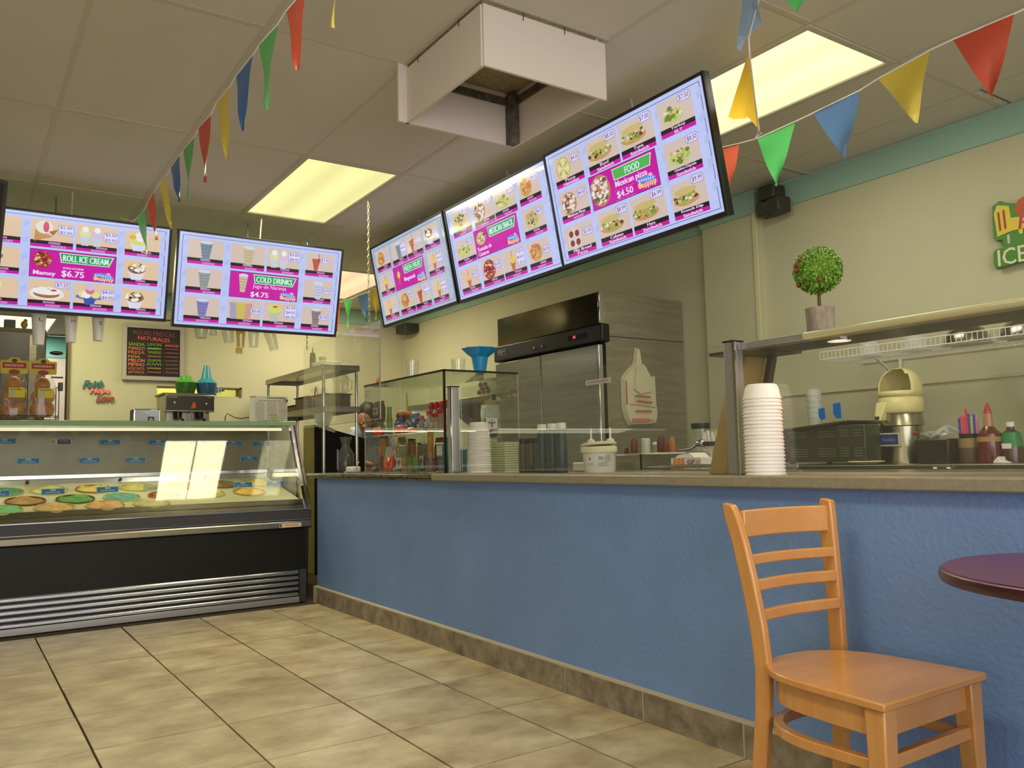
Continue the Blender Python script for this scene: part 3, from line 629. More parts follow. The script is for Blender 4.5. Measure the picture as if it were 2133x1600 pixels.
for x, c, c2, nm, lb, ed in [(.27, (110, 200, 120), (140, 214, 150), 'lime', 'light green ice cream tub nearest the glass at the left', (200, 200, 130)), (.56, (230, 180, 110), (236, 196, 130), 'apricot', 'apricot ice cream tub nearest the glass below the brown and green ones', (206, 190, 130)), (.855, (236, 176, 110), (240, 190, 130), 'orange', 'orange sherbet tub nearest the glass below the blue-green one', (206, 190, 130)),
    (1.14, (226, 216, 160), (216, 200, 140), 'ivory', 'ivory ice cream tub nearest the glass below the red one', (206, 200, 140))]:
    tub(x, 6.09, c, c2, nm, lb, ed)
# flavour cards
def card(x, y, z, lab, purple=False, blank=False, wdt=.142, h=.040, n=0):
    s = Sheet(wdt, h, .0004)
    s.rect(0, 0, 1, 1, (150, 196, 214) if not purple else (216, 206, 186)); 
    if purple: s.rect(.36, .08, .97, .92, (70, 50, 120)); s.ell(.17, .5, .12, .38, (170, 160, 140)); blur_word(s, .45, .3, .4, .15, (196, 180, 220), n)
    elif blank: s.rect(.03, .06, .97, .94, (196, 206, 176)); blur_word(s, .2, .45, .55, .16, (130, 140, 120), n)
    else:
        s.rect(.03, .08, .97, .92, (44, 112, 190)); s.rect(.38, .1, .62, .42, (170, 190, 190)); blur_word(s, .2, .58, .6, .14, (190, 214, 236), n)
    t = thing('flavor_card', lab, 'label card', (x - wdt / 2, y, z + h / 2), group='flavour cards in the ice cream case')
    part('card', B(0, .0005, -h, wdt, .002, 0), M['whitep'], t); s.build('print', PRINT, t)
ordn = ['first', 'second', 'third', 'fourth', 'fifth', 'sixth', 'seventh']
for k, (x, pz) in enumerate(((.31, 0), (.66, 1), (.99, 0), (1.33, 0), (1.63, 0), (1.90, 0), (2.13, 0))):
    card(x, 6.892, 1.20 - .006 * k, 'purple and white flavour card in the upper row on the smoky door' if pz else f'blue flavour card, {ordn[k]} from the left in the upper row on the smoky doors', purple=bool(pz), n=k)
for k, x in enumerate((.46, .855, 1.17, 1.47, 1.76, 2.03)):
    card(x, 6.892, 1.058 - .003 * k, f'blue flavour card, {ordn[k]} from the left in the lower row on the smoky doors', n=k + 9)
for k, (x, b) in enumerate(((.26, 0), (.58, 0), (.915, 0), (1.22, 1), (1.56, 0), (1.85, 0), (2.10, 0))):
    y = 6.44; z = deckz(y) + .03
    card(x, y, z, 'clear unprinted-looking flavour card standing between the red and blue-green tubs' if b else f'blue flavour card standing between the tubs, {ordn[k]} from the left', blank=bool(b), wdt=.142, n=k + 30)
s = Sheet(.16, .03); s.rect(0, 0, 1, 1, (214, 196, 170)); s.rect(.02, .1, .1, .9, (60, 50, 80)); blur_word(s, .25, .35, .6, .3, (200, 120, 100), 4)
st = thing('price_sticker', 'small pale sticker on the metal bumper rail at the right end', 'sticker', (1.96, 5.9145, .572)); part('backing', B(0, 0, -.03, .16, .0015, 0), M['whitep'], st); s.build('print', PRINT, st)

# things on top of the case
t = thing('bread_rack', 'black wire rack on the ice cream case holding bagged rolls', 'rack', (0, 6.42, 1.32))
rk = MB()
for y in (0, .2):
    rk.tube([(-.6, y, .008), (.598, y, .008)], .0035, 6); rk.tube([(-.6, y, .038), (.585, y, .038)], .002, 6)
    rk.tube([(.598, y, .0), (.598, y, .24)], .003, 6)
for k in range(30): rk.tube([(-.6 + .041 * k, 0, .008), (-.6 + .041 * k, 0, .038)], .0015, 5); rk.tube([(-.6 + .041 * k, 0, .008), (-.6 + .041 * k, .2, .008)], .0015, 5)
rk.tube([(.598, 0, .24), (.598, .2, .24)], .003, 6)
part('wire_frame', rk, M['black'], t)
def bread(x, lab):
    t = thing('bag_of_rolls', lab, 'bag', (x, 6.46, 1.335), group='bagged rolls on the black wire rack')
    R = random.Random(int(x * 50)); mb = MB()
    rows = 9; n = 14; vs = []; fs = []
    for i in range(rows):
        v = i / (rows - 1); z = .02 + .31 * v; wd = .078 * (1 - .25 * max(0, v - .7) / .3); dp = .045 * (1 - .8 * max(0, v - .6) / .4)
        for k in range(n):
            a = 2 * math.pi * k / n; vs.append((wd * math.copysign(abs(math.cos(a)) ** .7, math.cos(a)) + R.uniform(-.004, .004), .05 + dp * math.sin(a) + R.uniform(-.005, .005), z))
    for i in range(rows - 1):
        for k in range(n): fs.append((i * n + k, i * n + (k + 1) % n, (i + 1) * n + (k + 1) % n, (i + 1) * n + k))
    mb.add(vs, fs + [tuple(reversed(range(n)))])
    part('film', mb, M['plastic_clear'], t)
    for j, (dx, z) in enumerate(((-.028, .05), (.03, .06), (-.02, .14), (.03, .155), (.0, .225))):
        part('roll', MB().ball((dx, .047, z + .01), .046, 14, 8, sx=1.05, sy=.9, sz=1.25), mat('bread_crust', rgb(216, 146, 82), .6, noise=(14, rgb(150, 92, 48), 2)), t)
    s = Sheet(.165, .11, .0004)
    s.poly([(0, .28), (.22, .22), (.38, 0), (.62, 0), (.78, .22), (1, .28), (.97, 1), (.03, 1)], (214, 190, 50)); s.rect(.08, .32, .92, .66, (170, 40, 40)); blur_word(s, .16, .42, .66, .14, (220, 170, 150), 3)
    s.ell(.5, .9, .2, .16, (160, 50, 50)); s.ell(.5, .2, .1, .12, (90, 60, 30)); o = s.build('header_card', PRINT, t, loc=(-.083, .004, .415)); 
    part('header_back', B(-.08, .005, .31, .08, .009, .395), mat('yellow_card', rgb(206, 180, 50), .5), t)
    s = Sheet(.095, .065, .0004); s.rect(0, 0, 1, 1, (226, 206, 40)); s.rect(.08, .35, .42, .85, (190, 186, 190)); blur_word(s, .1, .12, .7, .12, (120, 110, 30), 5); s.build('sticker', PRINT, t, loc=(-.03, -.001, .21))
bread(.505, 'bag of rolls at the right end of the black wire rack'); bread(.335, 'bag of rolls in the middle of the black wire rack'); bread(.16, 'bag of rolls cut off by the left edge of the view')
t = thing('napkin_dispenser', 'chrome-edged white napkin box on the case left of the paper sign', 'napkin box', (1.07, 6.45, 1.319))
part('box', B(0, 0, 0, .19, .12, .095), M['chrome'], t, bevel=.008)
s = Sheet(.165, .08, .0003); s.rect(0, 0, 1, 1, (206, 206, 222)); s.poly([(.2, .1), (.9, 0), (1, .5), (.7, .6)], (226, 226, 240)); s.rect(.52, .62, .78, 1, (70, 64, 50)); s.ell(.65, .9, .08, .18, (190, 186, 160)); s.build('face', PRINT, t, loc=(.014, -.002, .088))
t = thing('paper_menu_sign', 'white paper price sheet standing on the right end of the ice cream case', 'sign', (1.90, 6.44, 1.525))
part('sheet', B(0, .0005, -.205, .295, .004, 0), M['whitep'], t)
s = Sheet(.295, .205, .0002); s.rect(0, 0, 1, 1, (244, 238, 222)); s.rect(0, .01, .16, .06, (190, 180, 100))
blur_word(s, .44, .04, .48, .05, (130, 120, 70), 1); blur_word(s, .22, .16, .6, .025, (130, 124, 110), 2)
for c_, (a, b) in enumerate(((.13, .24), (.42, .25), (.72, .2))):
    for k in range(10): blur_word(s, a, .24 + .068 * k, b, .022, (150 + 8 * (k % 3), 140, 120), k + c_ * 11)
s.ell(.87, .15, .055, .075, (206, 160, 80)); s.ell(.92, .19, .03, .05, (90, 110, 70)); blur_word(s, .42, .72, .25, .03, (150, 110, 60), 8); s.ell(.62, .84, .075, .075, (196, 190, 110)); blur_word(s, .13, .94, .7, .03, (110, 104, 90), 9)
s.build('print', PRINT, t)
part('holder', MB().box(.0, -.03, -.208, .295, .05, -.202), M['acrylic'], t)
t = thing('looped_wire', 'thin dark wire looping up behind the paper price sheet', 'cord', (1.78, 6.7, 1.318))
cc = MB().tube([(0, 0, 0), (.005, 0, .06), (.02, 0, .085), (.045, 0, .07), (.08, .0, .052), (.13, 0, .045), (.19, 0, .055)], .0035, 8)
part('cable', cc, M['black'], t)

t = thing('cup_rail', 'thin rail behind the left screens from which the display cups hang', 'rail', (0, 5.835, 0))
part('rod', MB().tube([(.30, 0, 1.968), (1.95, 0, 1.968)], .005, 8), M['dsteel'], t)
for x in (.5, 1.7): part('hanger', MB().tube([(x, 0, 1.968), (x, 0, 2.706)], .003, 6), M['dsteel'], t)
# display cups hanging behind the lower edge of the left screens
def dcup(x, y, ztop, h, r, mtk, lab, tilt=0, name='display_cup', grp='paper cups under the roll ice cream screen', extra=None):
    t = thing(name, lab, 'cup', (x, y, ztop), rot=(0, tilt, 0), group=grp)
    part('cup_body', MB().lathe([(r * .7, -h), (r * .72, -h + .004), (r, 0), (r * 1.05, .002), (r * 1.05, .008), (r * .98, .008), (r * .68, -h + .006), (.0001, -h + .006)], 20, caps=False), M[mtk], t)
    return t
for x, h, r, lb in ((.424, .20, .042, 'large white cup hung under the left screen in front of the back-hall light'), (.60, .175, .04, 'white paper cup hung under the left screen, middle of three'), (.755, .155, .038, 'white paper cup hung under the left screen, nearest the chalkboard')):
    c_ = dcup(x, 5.835, 1.785 + .175, h, r, 'whitep', lb); s = Sheet(.03, .03, .0003); 
    s.text('L' if h > .19 else 'M' if h > .16 else 'S', .1, .1, .9, .9, (120, 110, 110), 0); s.build('letter', PRINT, c_, loc=(-.006, -r * 1.02, -.03))
for x, h, r, tl, lb in ((1.39, .10, .05, 0, 'clear round lid cup hung under the cold drinks screen, leftmost'), (1.47, .075, .035, 0, 'small clear cup hung beside the round lid cup'), (1.56, .12, .045, -.15, 'clear plastic cup tilted under the cold drinks screen'),
    (1.745, .14, .04, 0, 'clear tall cup right of the amber glass'), (1.85, .16, .042, -.28, 'clear cup leaning at the right end of the hanging cups')):
    dcup(x, 5.835, 1.958, h, r, 'plastic_clear', lb, tl, 'clear_cup', 'clear cups under the cold drinks screen')
t = dcup(1.655, 5.835, 1.958, .15, .036, 'plastic_clear', 'amber-tinted glass hung under the cold drinks screen', 0, 'amber_glass', 'clear cups under the cold drinks screen')
part('amber_fill', MB().lathe([(.022, -.14), (.03, 0)], 16), glass_mat('amber', (.95, .75, .25, 1), alpha=.12), t)
part('yellow_tag', MB().box(-.035, -.002, -.19, .012, .001, -.15), mat('yellow_card', rgb(206, 180, 50), .5), t)

# ================================================================ REAR OF THE SHOP
t = thing('chalkboard', 'framed black chalkboard headed AGUAS FRESCAS NATURALES on the rear wall', 'chalkboard', (1.335, 8.66, 2.385))
fw = .565; fh = .55
part('frame', MB().box(0, 0, -fh, .04, .03, 0).box(fw - .04, 0, -fh, fw, .03, 0).box(.04, 0, -fh, fw - .04, .03, -fh + .04).box(.04, 0, -.04, fw - .04, .03, 0), mat('silver_frame', rgb(176, 170, 158), .5), t, bevel=.003)
s = Sheet(fw - .08, fh - .08, .0004); s.rect(0, 0, 1, 1, (34, 26, 24)); 
s.text('AGUAS FRESCAS', .10, .04, .90, .13, (150, 64, 90), .0, slope=.03); s.text('NATURALES', .2, .16, .80, .24, (226, 90, 70), .02, slope=.03)
for x in (.35, .69): s.rect(x, .29, x + .006, .98, (100, 60, 40))
s.rect(.02, .285, .98, .29, (120, 60, 40))
CB = 1.2
for k, (wd, c) in enumerate((('SANDIA', (120, 150, 60)), ('MANGO', (190, 120, 70)), ('FRESA', (190, 110, 60)), ('PIÑA', (200, 120, 60)), ('MELON', (206, 130, 80)), ('PEPINO', (214, 110, 60)), ('HORCHATA', (170, 90, 50)), ('JAMAICA', (190, 100, 60)))):
    s.text(wd, .03, .31 + .084 * k, .33 if len(wd) > 4 else .25, .31 + .084 * k + .066, tuple(min(255, int(q * CB)) for q in c), .01)
for k, (wd, c) in enumerate((('LIMON', (120, 180, 70)), (None, (120, 180, 70)), ('TAMARINDO', (130, 180, 60)), (None, (160, 90, 50)), ('GUAVA', (130, 180, 60)), ('KIWI', (120, 170, 60)), (None, (150, 120, 60)), (None, (130, 80, 50)))):
    y = .305 + .083 * k
    if wd: s.text(wd, .38, y, .64, y + .06, c, .015)
    else: blur_word(s, .38, y + .01, .26, .04, c, k)
for k in range(8): blur_word(s, .71, .32 + .083 * k, .25, .05 if k == 0 else .03, (206, 70, 50) if k == 0 else (120, 74, 64), k + 20)
s.build('writing', PRINT, t, loc=(.04, .012, -.04)); part('board', B(.03, .014, -fh + .03, fw - .03, .028, -.03), M['black'], t)
t = thing('word_sign', 'metal wall words Faith, Hope and Love on the rear wall', 'wall sign', (1.0, 8.675, 1.80))
for wd, x, z, c, ww in (('Faith', 0, 0, (64, 116, 104), .17), ('Hope', .055, -.065, (232, 136, 114), .17), ('Love', .115, -.13, (158, 76, 52), .15)):
    vs, fs, a, b, c0, d = glyphs(wd, .05); mb = MB(); hh = .07
    P = [((x0 - a) / (b - a) * ww + x + .25 * (y0 - c0) / (d - c0) * .1, (y0 - c0) / (d - c0) * hh + z - .05) for x0, y0 in vs]
    mb.add([(p[0], 0, p[1]) for p in P], fs).add([(p[0], .012, p[1]) for p in P], [tuple(reversed(f)) for f in fs])
    ed = {}
    for f in fs:
        for i in range(len(f)): e = (f[i], f[(i + 1) % len(f)]); ed[e] = 1
    n = len(P)
    for (i, j) in ed:
        if (j, i) not in ed: mb.f.append([i, j, j + n, i + n]); mb.m.append(0); mb.c.append(None)
    part('word_' + wd.lower(), mb, mat('word_paint_' + wd.lower(), rgb(*c), .5), t, smooth=False)
t = thing('rear_counter', 'counter along the rear wall carrying the espresso machine', 'counter', (0, 0, 0))
part('top', B(1.0, 7.95, .91, 2.55, 8.65, .95), M['steel'], t, bevel=.004); part('cabinet', B(1.05, 8.0, 0, 2.5, 8.62, .91), M['dsteel'], t)
t = thing('espresso_machine', 'two-group espresso machine with dark front below the chalkboard', 'espresso machine', (1.60, 8.0, .95))
part('body', MB().prism([(0, .54), (.38, .56), (.42, .70), (0, .70)], 'x', 0, .43).box(0.02, .10, 0, .41, .40, .56), M['steel'], t, bevel=.006)
part('front_panel', B(.008, -.008, .555, .425, .0, .69), mat('espresso_front', rgb(40, 38, 22), .35), t, bevel=.003)
s = Sheet(.40, .12, .0004); blur_word(s, .01, .04, .2, .08, (150, 140, 110), 3); s.ell(.15, .5, .022, .07, (206, 200, 180)); s.ell(.85, .55, .022, .07, (206, 200, 180)); s.poly([(.55, .5), (.6, .45), (.62, .9), (.5, .95)], (200, 70, 40)); blur_word(s, .87, .08, .1, .05, (140, 130, 100), 5); s.build('controls', PRINT, t, loc=(.015, -.0085, .685))
for x in (.12, .31):
    part('group_head', MB().lathe([(.03, .48), (.034, .50), (.034, .56)], 16, (x, .05, 0)).tube([(x, .03, .49), (x, -.08, .47), (x, -.14, .46)], .012, 10), M['black'], t)
part('drip_tray', B(.0, -.05, 0, .43, .12, .1), M['dsteel'], t, bevel=.004)
for x in (.10, .22, .33): part('steam_wand', MB().tube([(x, -.02, .55), (x + .01, -.03, .4), (x + .012, -.05, .22)], .006, 8), M['chrome'], t)
part('side_tray', MB().box(-.02, .02, .70, .45, .40, .715), M['dsteel'], t)
def upcup(x, y, z, cols, hs, lab, top):
    t = thing('stacked_bowl_cups', lab, 'cup', (x, y, z))
    part('bowl', MB().lathe([(.075, 0), (.088, .05), (.095, .115), (.08, .118)], 24), mat('cupb' + lab[:5], rgb(*cols[1]), .35, noise=(30, rgb(*[int(q * .7) for q in cols[1]]), 2)), t)
    part('cup_top', MB().lathe(top, 24, (0, 0, .115)), mat('cupt' + lab[:5], rgb(*cols[0]), .3), t)
upcup(1.82, 8.22, 1.665, [(84, 170, 50), (50, 100, 30)], 0, 'green inverted plastic dish on the espresso machine', [(.09, 0), (.075, .02), (.052, .03), (.046, .065), (.0001, .066)])
upcup(2.04 - .03, 8.22, 1.665, [(60, 150, 170), (40, 90, 130)], 0, 'blue inverted sundae cup on the espresso machine', [(.095, 0), (.07, .03), (.05, .045), (.025, .17), (.0001, .171)])
t = thing('clear_mug', 'clear glass mug right of the blue inverted cup', 'mug', (2.13, 8.25, 1.665)); part('glass_body', MB().lathe([(.03, 0), (.035, .09), (.03, .09), (.026, .006), (.0001, .006)], 18, caps=False).tube([(.033, 0, .07), (.06, 0, .06), (.055, 0, .03), (.032, 0, .02)], .004, 6), M['plastic_clear'], t)
t = thing('dark_scoop', 'dark scoop lying in the pass-through slot', 'scoop', (2.10, 8.66, 1.70)); part('blade', MB().prism([(0, 0), (.04, .0), (.20, .05), (.18, .085), (.10, .085)], 'y', 0, .05), M['dark'], t, bevel=.004); part('handle', MB().tube([(.03, .02, .02), (.17, .02, .07)], .006, 8), M['chrome'], t)
# next room seen through the slot
struct('wall_passage', B(1.3, 9.6, 0, 3.0, 9.65, 2.6), mat('passage_wall', rgb(220, 220, 130), .7))
area('case_light', (-.3, 6.40, 1.25), (math.radians(-8), 0, 0), 1.6, .25, 3.5, (1, .93, .68))
area('passage_light', (2.1, 9.1, 2.4), (0, 0, 0), .8, .4, 14, (1, .95, .6))

# hall at far left
t = thing('upright_cooler', 'tall dark upright cooler behind the bagged rolls', 'cooler', (-.1, 9.3, 0))
part('cabinet', B(-.7, 0, .05, .845, .7, 2.36), mat('cooler_dark', rgb(52, 44, 38), .35, noise=(2, rgb(66, 58, 50), 2)), t, bevel=.01)
part('door_trim', MB().box(.70, -.02, .1, .76, 0, 2.3), M['dsteel'], t); part('top_edge', B(-.7, -.012, 2.33, .84, 0, 2.365), M['jamb'], t)
t = thing('box_on_cooler', 'small teal box standing on the tall dark cooler', 'box', (.45 - .04, 9.4, 2.361)); part('carton', B(-.02, 0, 0, .075, .1, .10), mat('teal_carton', rgb(86, 104, 92), .6), t, bevel=.004)
t = thing('gold_ornament', 'small golden ornament beside the teal box on the cooler', 'ornament', (.56, 9.42, 2.361)); part('figure', MB().ball((0, 0, .06), .03, sz=1.3).ball((0.01, 0, .1), .018).lathe([(.03, 0), (.012, .03)], 12), mat('gold_paint', rgb(190, 150, 80), .4), t)
t = thing('door_closer', 'dark door closer and latch on the edge of the hall opening', 'door hardware', (.80, 8.9, 2.09)); part('arm', MB().ball((0, 0, 0), .04, sx=1.5, sz=.5).box(-.04, -.01, -.24, .06, .01, -.225), M['dark'], t); part('latch', B(.02, -.02, -.36, .06, .02, -.28), M['dark'], t, bevel=.004)
t = thing('hall_light_switch', 'small plate on the pale hall wall', 'switch', (1.08, 12.185, 1.67)); part('plate', B(0, 0, 0, .04, .012, .05), M['whitep'], t)

# ================================================================ STEEL RACK, behind the end of the counter
t = thing('steel_rack', 'stainless shelf rack with chrome posts behind the end of the counter', 'rack', (2.645, 6.85, 0))
W_, L_ = .345, 1.58
for z in (1.80, 1.435):
    sh = MB().box(0, 0, z + .035, W_, L_, z + .05)
    sh.box(0, 0, z, W_, .004, z + .035).box(0, L_ - .004, z, W_, L_, z + .035).box(0, .004, z, .004, L_ - .004, z + .035).box(W_ - .004, .004, z, W_, L_ - .004, z + .035)
    part('shelf', sh, M['steel'], t, bevel=.003)
for x in (.02, W_ - .02):
    for y in (.03, L_ - .03): part('post', MB().lathe([(.014, 0), (.014, 1.8)], 14, (x, y, 0)), M['chrome'], t)
part('bolt', MB().lathe([(.007, 0), (.007, .008)], 8).ball((.1, -.004, 1.452), .008).ball((.05, -.004, 1.46), .006).ball((.05, -.004, 1.445), .006), M['chrome'], t)
def squeeze(x, y, z, h, r, body, cap, lab, name='squeeze_bottle', grp=None, tip=True):
    t = thing(name, lab, 'bottle', (x, y, z), group=grp)
    part('bottle_body', MB().lathe([(r * .93, 0), (r, .006), (r, h * .9), (r * .85, h * .97), (r * .8, h)], 18), body, t)
    pr = [(r * .86, h - .004), (r * .86, h + .02)] + ([(r * .25, h + .024), (r * .12, h + .075), (.0001, h + .076)] if tip else [(r * .8, h + .024), (.0001, h + .024)])
    part('cap', MB().lathe(pr, 16), cap, t); return t
squeeze(2.78, 7.45, 1.851, .15, .028, M['dark'], M['dark'], 'black squeeze bottle standing on top of the steel rack')
t = thing('plastic_tubs', 'pile of clear plastic tubs and lids beside the black squeeze bottle', 'containers', (2.80, 7.2, 1.851)); 
part('tub', MB().box(-.08, -.12, 0, .1, .1, .045).box(-.09, -.13, .045, .11, .11, .055), M['plastic_milky'], t, bevel=.004); part('tub', MB().lathe([(.03, .056), (.036, .11), (.0001, .11)], 16, (0, .05, 0)), mat('tan_lid', rgb(190, 160, 110), .5), t)
def pan(x, y, z, w_, l_, h, lab, mt):
    t = thing('food_pan', lab, 'pan', (x, y, z), group='dark pans on the middle rack shelf')
    part('pan_body', MB().box(-w_ / 2, -l_ / 2, 0, w_ / 2, l_ / 2, h).box(-w_ / 2 - .015, -l_ / 2 - .015, h, w_ / 2 + .015, l_ / 2 + .015, h + .008), mt, t, bevel=.004)
DP = mat('dark_pan', rgb(74, 66, 44), .45)
pan(2.80, 7.85, 1.486, .22, .34, .055, 'shallow dark pan at the far end of the middle shelf', DP); pan(2.81, 7.50, 1.486, .24, .34, .115, 'deep dark pan in the middle of the rack shelf', DP); pan(2.82, 7.1, 1.486, .24, .32, .11, 'grey perforated pan at the near end of the rack shelf', mat('grey_pan', rgb(120, 112, 92), .5, noise=(60, rgb(80, 74, 60), 3)))
t = thing('clear_pitcher', 'large clear plastic pitcher on the middle rack shelf', 'pitcher', (2.86, 6.97, 1.60)); part('jug', MB().lathe([(.055, 0), (.068, .02), (.075, .15), (.05, .18), (.048, .19), (.043, .19), (.07, .14), (.05, .01), (.0001, .01)], 20, caps=False).tube([(.07, 0, .14), (.11, 0, .12), (.10, 0, .04), (.07, 0, .03)], .007, 8), M['plastic_clear'], t)
t = thing('hanging_jug', 'translucent container hanging upside down under the middle rack shelf', 'container', (2.70, 6.86 + .12, 1.30)); part('shell', MB().lathe([(.035, 0), (.07, .06), (.085, .125), (.08, .125), (.03, .004)], 18, caps=False), M['plastic_milky'], t)
t = thing('tongs_stand', 'thin grey metal tongs leaning on the middle rack shelf', 'tongs', (2.69, 7.15, 1.486)); part('arm', MB().tube([(0, .05, 0), (0, -.02, .2)], .006, 6), M['dsteel'], t); part('arm', MB().tube([(0, -.06, .12), (0, -.02, .2)], .005, 6), M['dsteel'], t)

# dark slanted cabinet behind the rack and the carafe
t = thing('slant_top_cabinet', 'dark cabinet with a sloping top edge behind the chrome rack posts', 'cabinet', (2.74, 7.3, 0))
part('face', MB().prism([(0, 0), (.50, 0), (.50, 1.215), (.0, 1.345)], 'y', 0, .27), M['blackpanel'], t, bevel=.003)
part('left_side', B(-.006, .0, 0, 0, .27, 1.343), mat('olive_side', rgb(150, 140, 76), .5, noise=(4, rgb(120, 112, 60), 2)), t)
t = thing('curved_plate', 'pale curved metal plate at the corner of the dark cabinet', 'plate', (2.76, 7.26, 1.345)); pl = [(0, .03), (.03, -.01), (.09, -.055), (.16, -.075), (.16, -.045), (.10, -.02), (.05, .02)]
part('plate', MB().prism(pl, 'y', 0, .025), M['whitep'], t)

# person bending behind the dark cabinet
t = thing('person', 'person with dark brown hair in a light blue striped shirt leaning behind the dark cabinet', 'person', (3.60, 8.0, 0))
skin = mat('skin', rgb(160, 104, 70), .6); shirt = mat('blue_shirt', rgb(140, 152, 176), .7, noise=(26, rgb(196, 200, 206), 3, (3, .3, .3))); hair = mat('dark_hair', rgb(46, 30, 16), .5, noise=(60, rgb(28, 18, 8), 2, (1, 1, .2)))
def skinned(name, pts, edges, mt, parent, sub=2):
    me = bpy.data.meshes.new(name); me.from_pydata([p[:3] for p in pts], edges, []); o = bpy.data.objects.new(name, me); COL.objects.link(o); o.parent = parent
    md = o.modifiers.new('skin', 'SKIN'); md.use_smooth_shade = True; me.skin_vertices.new() if not me.skin_vertices else None
    for i, p in enumerate(pts):
        me.skin_vertices[0].data[i].radius = (p[3], p[4] if len(p) > 4 else p[3])
    me.skin_vertices[0].data[0].use_root = True
    ss = o.modifiers.new('sub', 'SUBSURF'); ss.levels = sub; ss.render_levels = sub; me.materials.append(mt); return o
body = [(0, .05, .92, .14, .11), (0, .02, 1.05, .13, .10), (-.01, -.02, 1.22, .15, .10), (-.02, -.05, 1.32, .12, .09), (-.05, -.08, 1.36, .05), (-.09, -.12, 1.41, .05),
        (.16, -.05, 1.31, .06), (.24, -.06, 1.10, .045), (.16, -.22, .98, .034), (.10, -.30, .96, .03), (-.19, -.06, 1.30, .06), (-.26, -.10, 1.09, .045), (-.16, -.24, .98, .034), (-.10, -.30, .96, .03),
        (.09, .05, .85, .10), (.10, .03, .48, .065), (.10, .06, .08, .045), (.10, -.08, .04, .038), (-.09, .05, .85, .10), (-.10, .03, .48, .065), (-.10, .06, .08, .045), (-.10, -.08, .04, .038)]
eds = [(0, 1), (1, 2), (2, 3), (3, 4), (4, 5), (3, 6), (6, 7), (7, 8), (8, 9), (3, 10), (10, 11), (11, 12), (12, 13), (0, 14), (14, 15), (15, 16), (16, 17), (0, 18), (18, 19), (19, 20), (20, 21)]
skinned('body', body, eds, skin, t)
sb = [(0, .05, .90, .155, .125), (0, .02, 1.05, .145, .115), (-.01, -.02, 1.22, .165, .115), (-.02, -.05, 1.30, .135, .10), (-.03, -.07, 1.355, .07), (.16, -.05, 1.31, .072), (.24, -.06, 1.10, .055), (-.19, -.06, 1.30, .072), (-.26, -.10, 1.09, .055)]
skinned('shirt', sb, [(0, 1), (1, 2), (2, 3), (3, 4), (3, 5), (5, 6), (3, 7), (7, 8)], shirt, t)
hd = MB().ball((-.12, -.15, 1.42), .082, 18, 12, sx=.92, sy=1.05, sz=1.2).ball((-.185, -.215, 1.38), .014, 8, 6).ball((-.15, -.20, 1.35), .034, 10, 6, sz=.8).ball((-.04, -.17, 1.41), .016, 8, 6, sx=.5, sz=1.5)
part('head', hd, skin, t); part('eyes', MB().ball((-.165, -.215, 1.41), .009, 8, 6).ball((-.12, -.228, 1.41), .009, 8, 6), M['whitep'], t); part('mouth', MB().ball((-.17, -.222, 1.342), .012, 8, 5, sx=1.6, sz=.4), mat('lips', rgb(140, 70, 60), .5), t)
hr = MB().ball((-.075, -.12, 1.49), .105, 18, 12, sx=1.0, sy=1.15, sz=1.15).ball((.0, -.12, 1.42), .075, 14, 10, sz=1.6).tube([(.01, -.14, 1.45), (.03, -.17, 1.34), (.02, -.18, 1.24), (.0, -.19, 1.16)], [.06, .055, .045, .02], 12)
part('hair', hr, hair, t)

# ================================================================ COUNTER TOPS
t = thing('countertop', 'taupe laminate countertop on the blue half wall', 'countertop', (0, 0, 0))
part('slab', B(2.165, -1.6, .887, 2.62, 4.02, .925), M['lam'], t, bevel=.006)
t = thing('granite_countertop', 'dark speckled granite countertop at the far end of the blue counter', 'countertop', (0, 0, 0))
part('slab', B(2.172, 4.022, .900, 2.85, 5.96, .9235), M['granite'], t, bevel=.006); part('under_slab', B(2.185, 4.022, .8865, 2.82, 5.93, .8995), M['granite'], t, bevel=.004)
CT = .9255

# glass candy case
t = thing('candy_case', 'glass case of snacks with black top edges on the granite counter', 'display case', (2.272, 4.05, .924))
w_, l_, h_ = .50, 1.085, .572
part('glass_side', B(0, 0, 0, .005, l_, h_), M['glassg'], t, smooth=False); part('glass_front', B(.005, 0, 0, w_, .005, h_), M['glassg'], t, smooth=False)
part('glass_side', B(w_ - .005, .005, 0, w_, l_, h_), M['glassg'], t, smooth=False); part('glass_back', B(.005, l_ - .005, 0, w_ - .005, l_, h_), M['glassg'], t, smooth=False)
part('glass_top', B(.004, .004, h_, w_ - .004, l_ - .004, h_ + .005), M['glassg'], t, smooth=False)
fr = MB()
fr.box(-.003, -.003, h_ - .002, .006, l_, h_ + .009).box(-.003, -.003, h_ - .002, w_, .006, h_ + .009).box(-.003, -.003, 0, .008, .008, h_)
part('black_edge', fr, M['black'], t, label='black edging along the top and near corner')
part('corner_seam', MB().box(w_ - .006, -.002, .19, w_ + .002, .003, h_).box(0, l_ - .006, 0, .004, l_, h_), M['alu'], t)
part('glass_shelf', B(.006, .22, .235, w_ - .006, l_ - .006, .241), M['glassg'], t, smooth=False, label='inner glass shelf'); part('shelf_edge', B(.0055, .22, .234, .0075, l_ - .006, .242), M['chrome'], t)
s = Sheet(.11, .085, .0004); s.rect(0, 0, 1, 1, (190, 196, 176)); blur_word(s, .1, .3, .8, .06, (130, 134, 120), 2); blur_word(s, .1, .6, .8, .06, (130, 134, 120), 3)
o = s.build('notice', PRINT, t, loc=(-.004, l_ - .01, h_ - .008)); o.rotation_euler = (0, 0, R90)

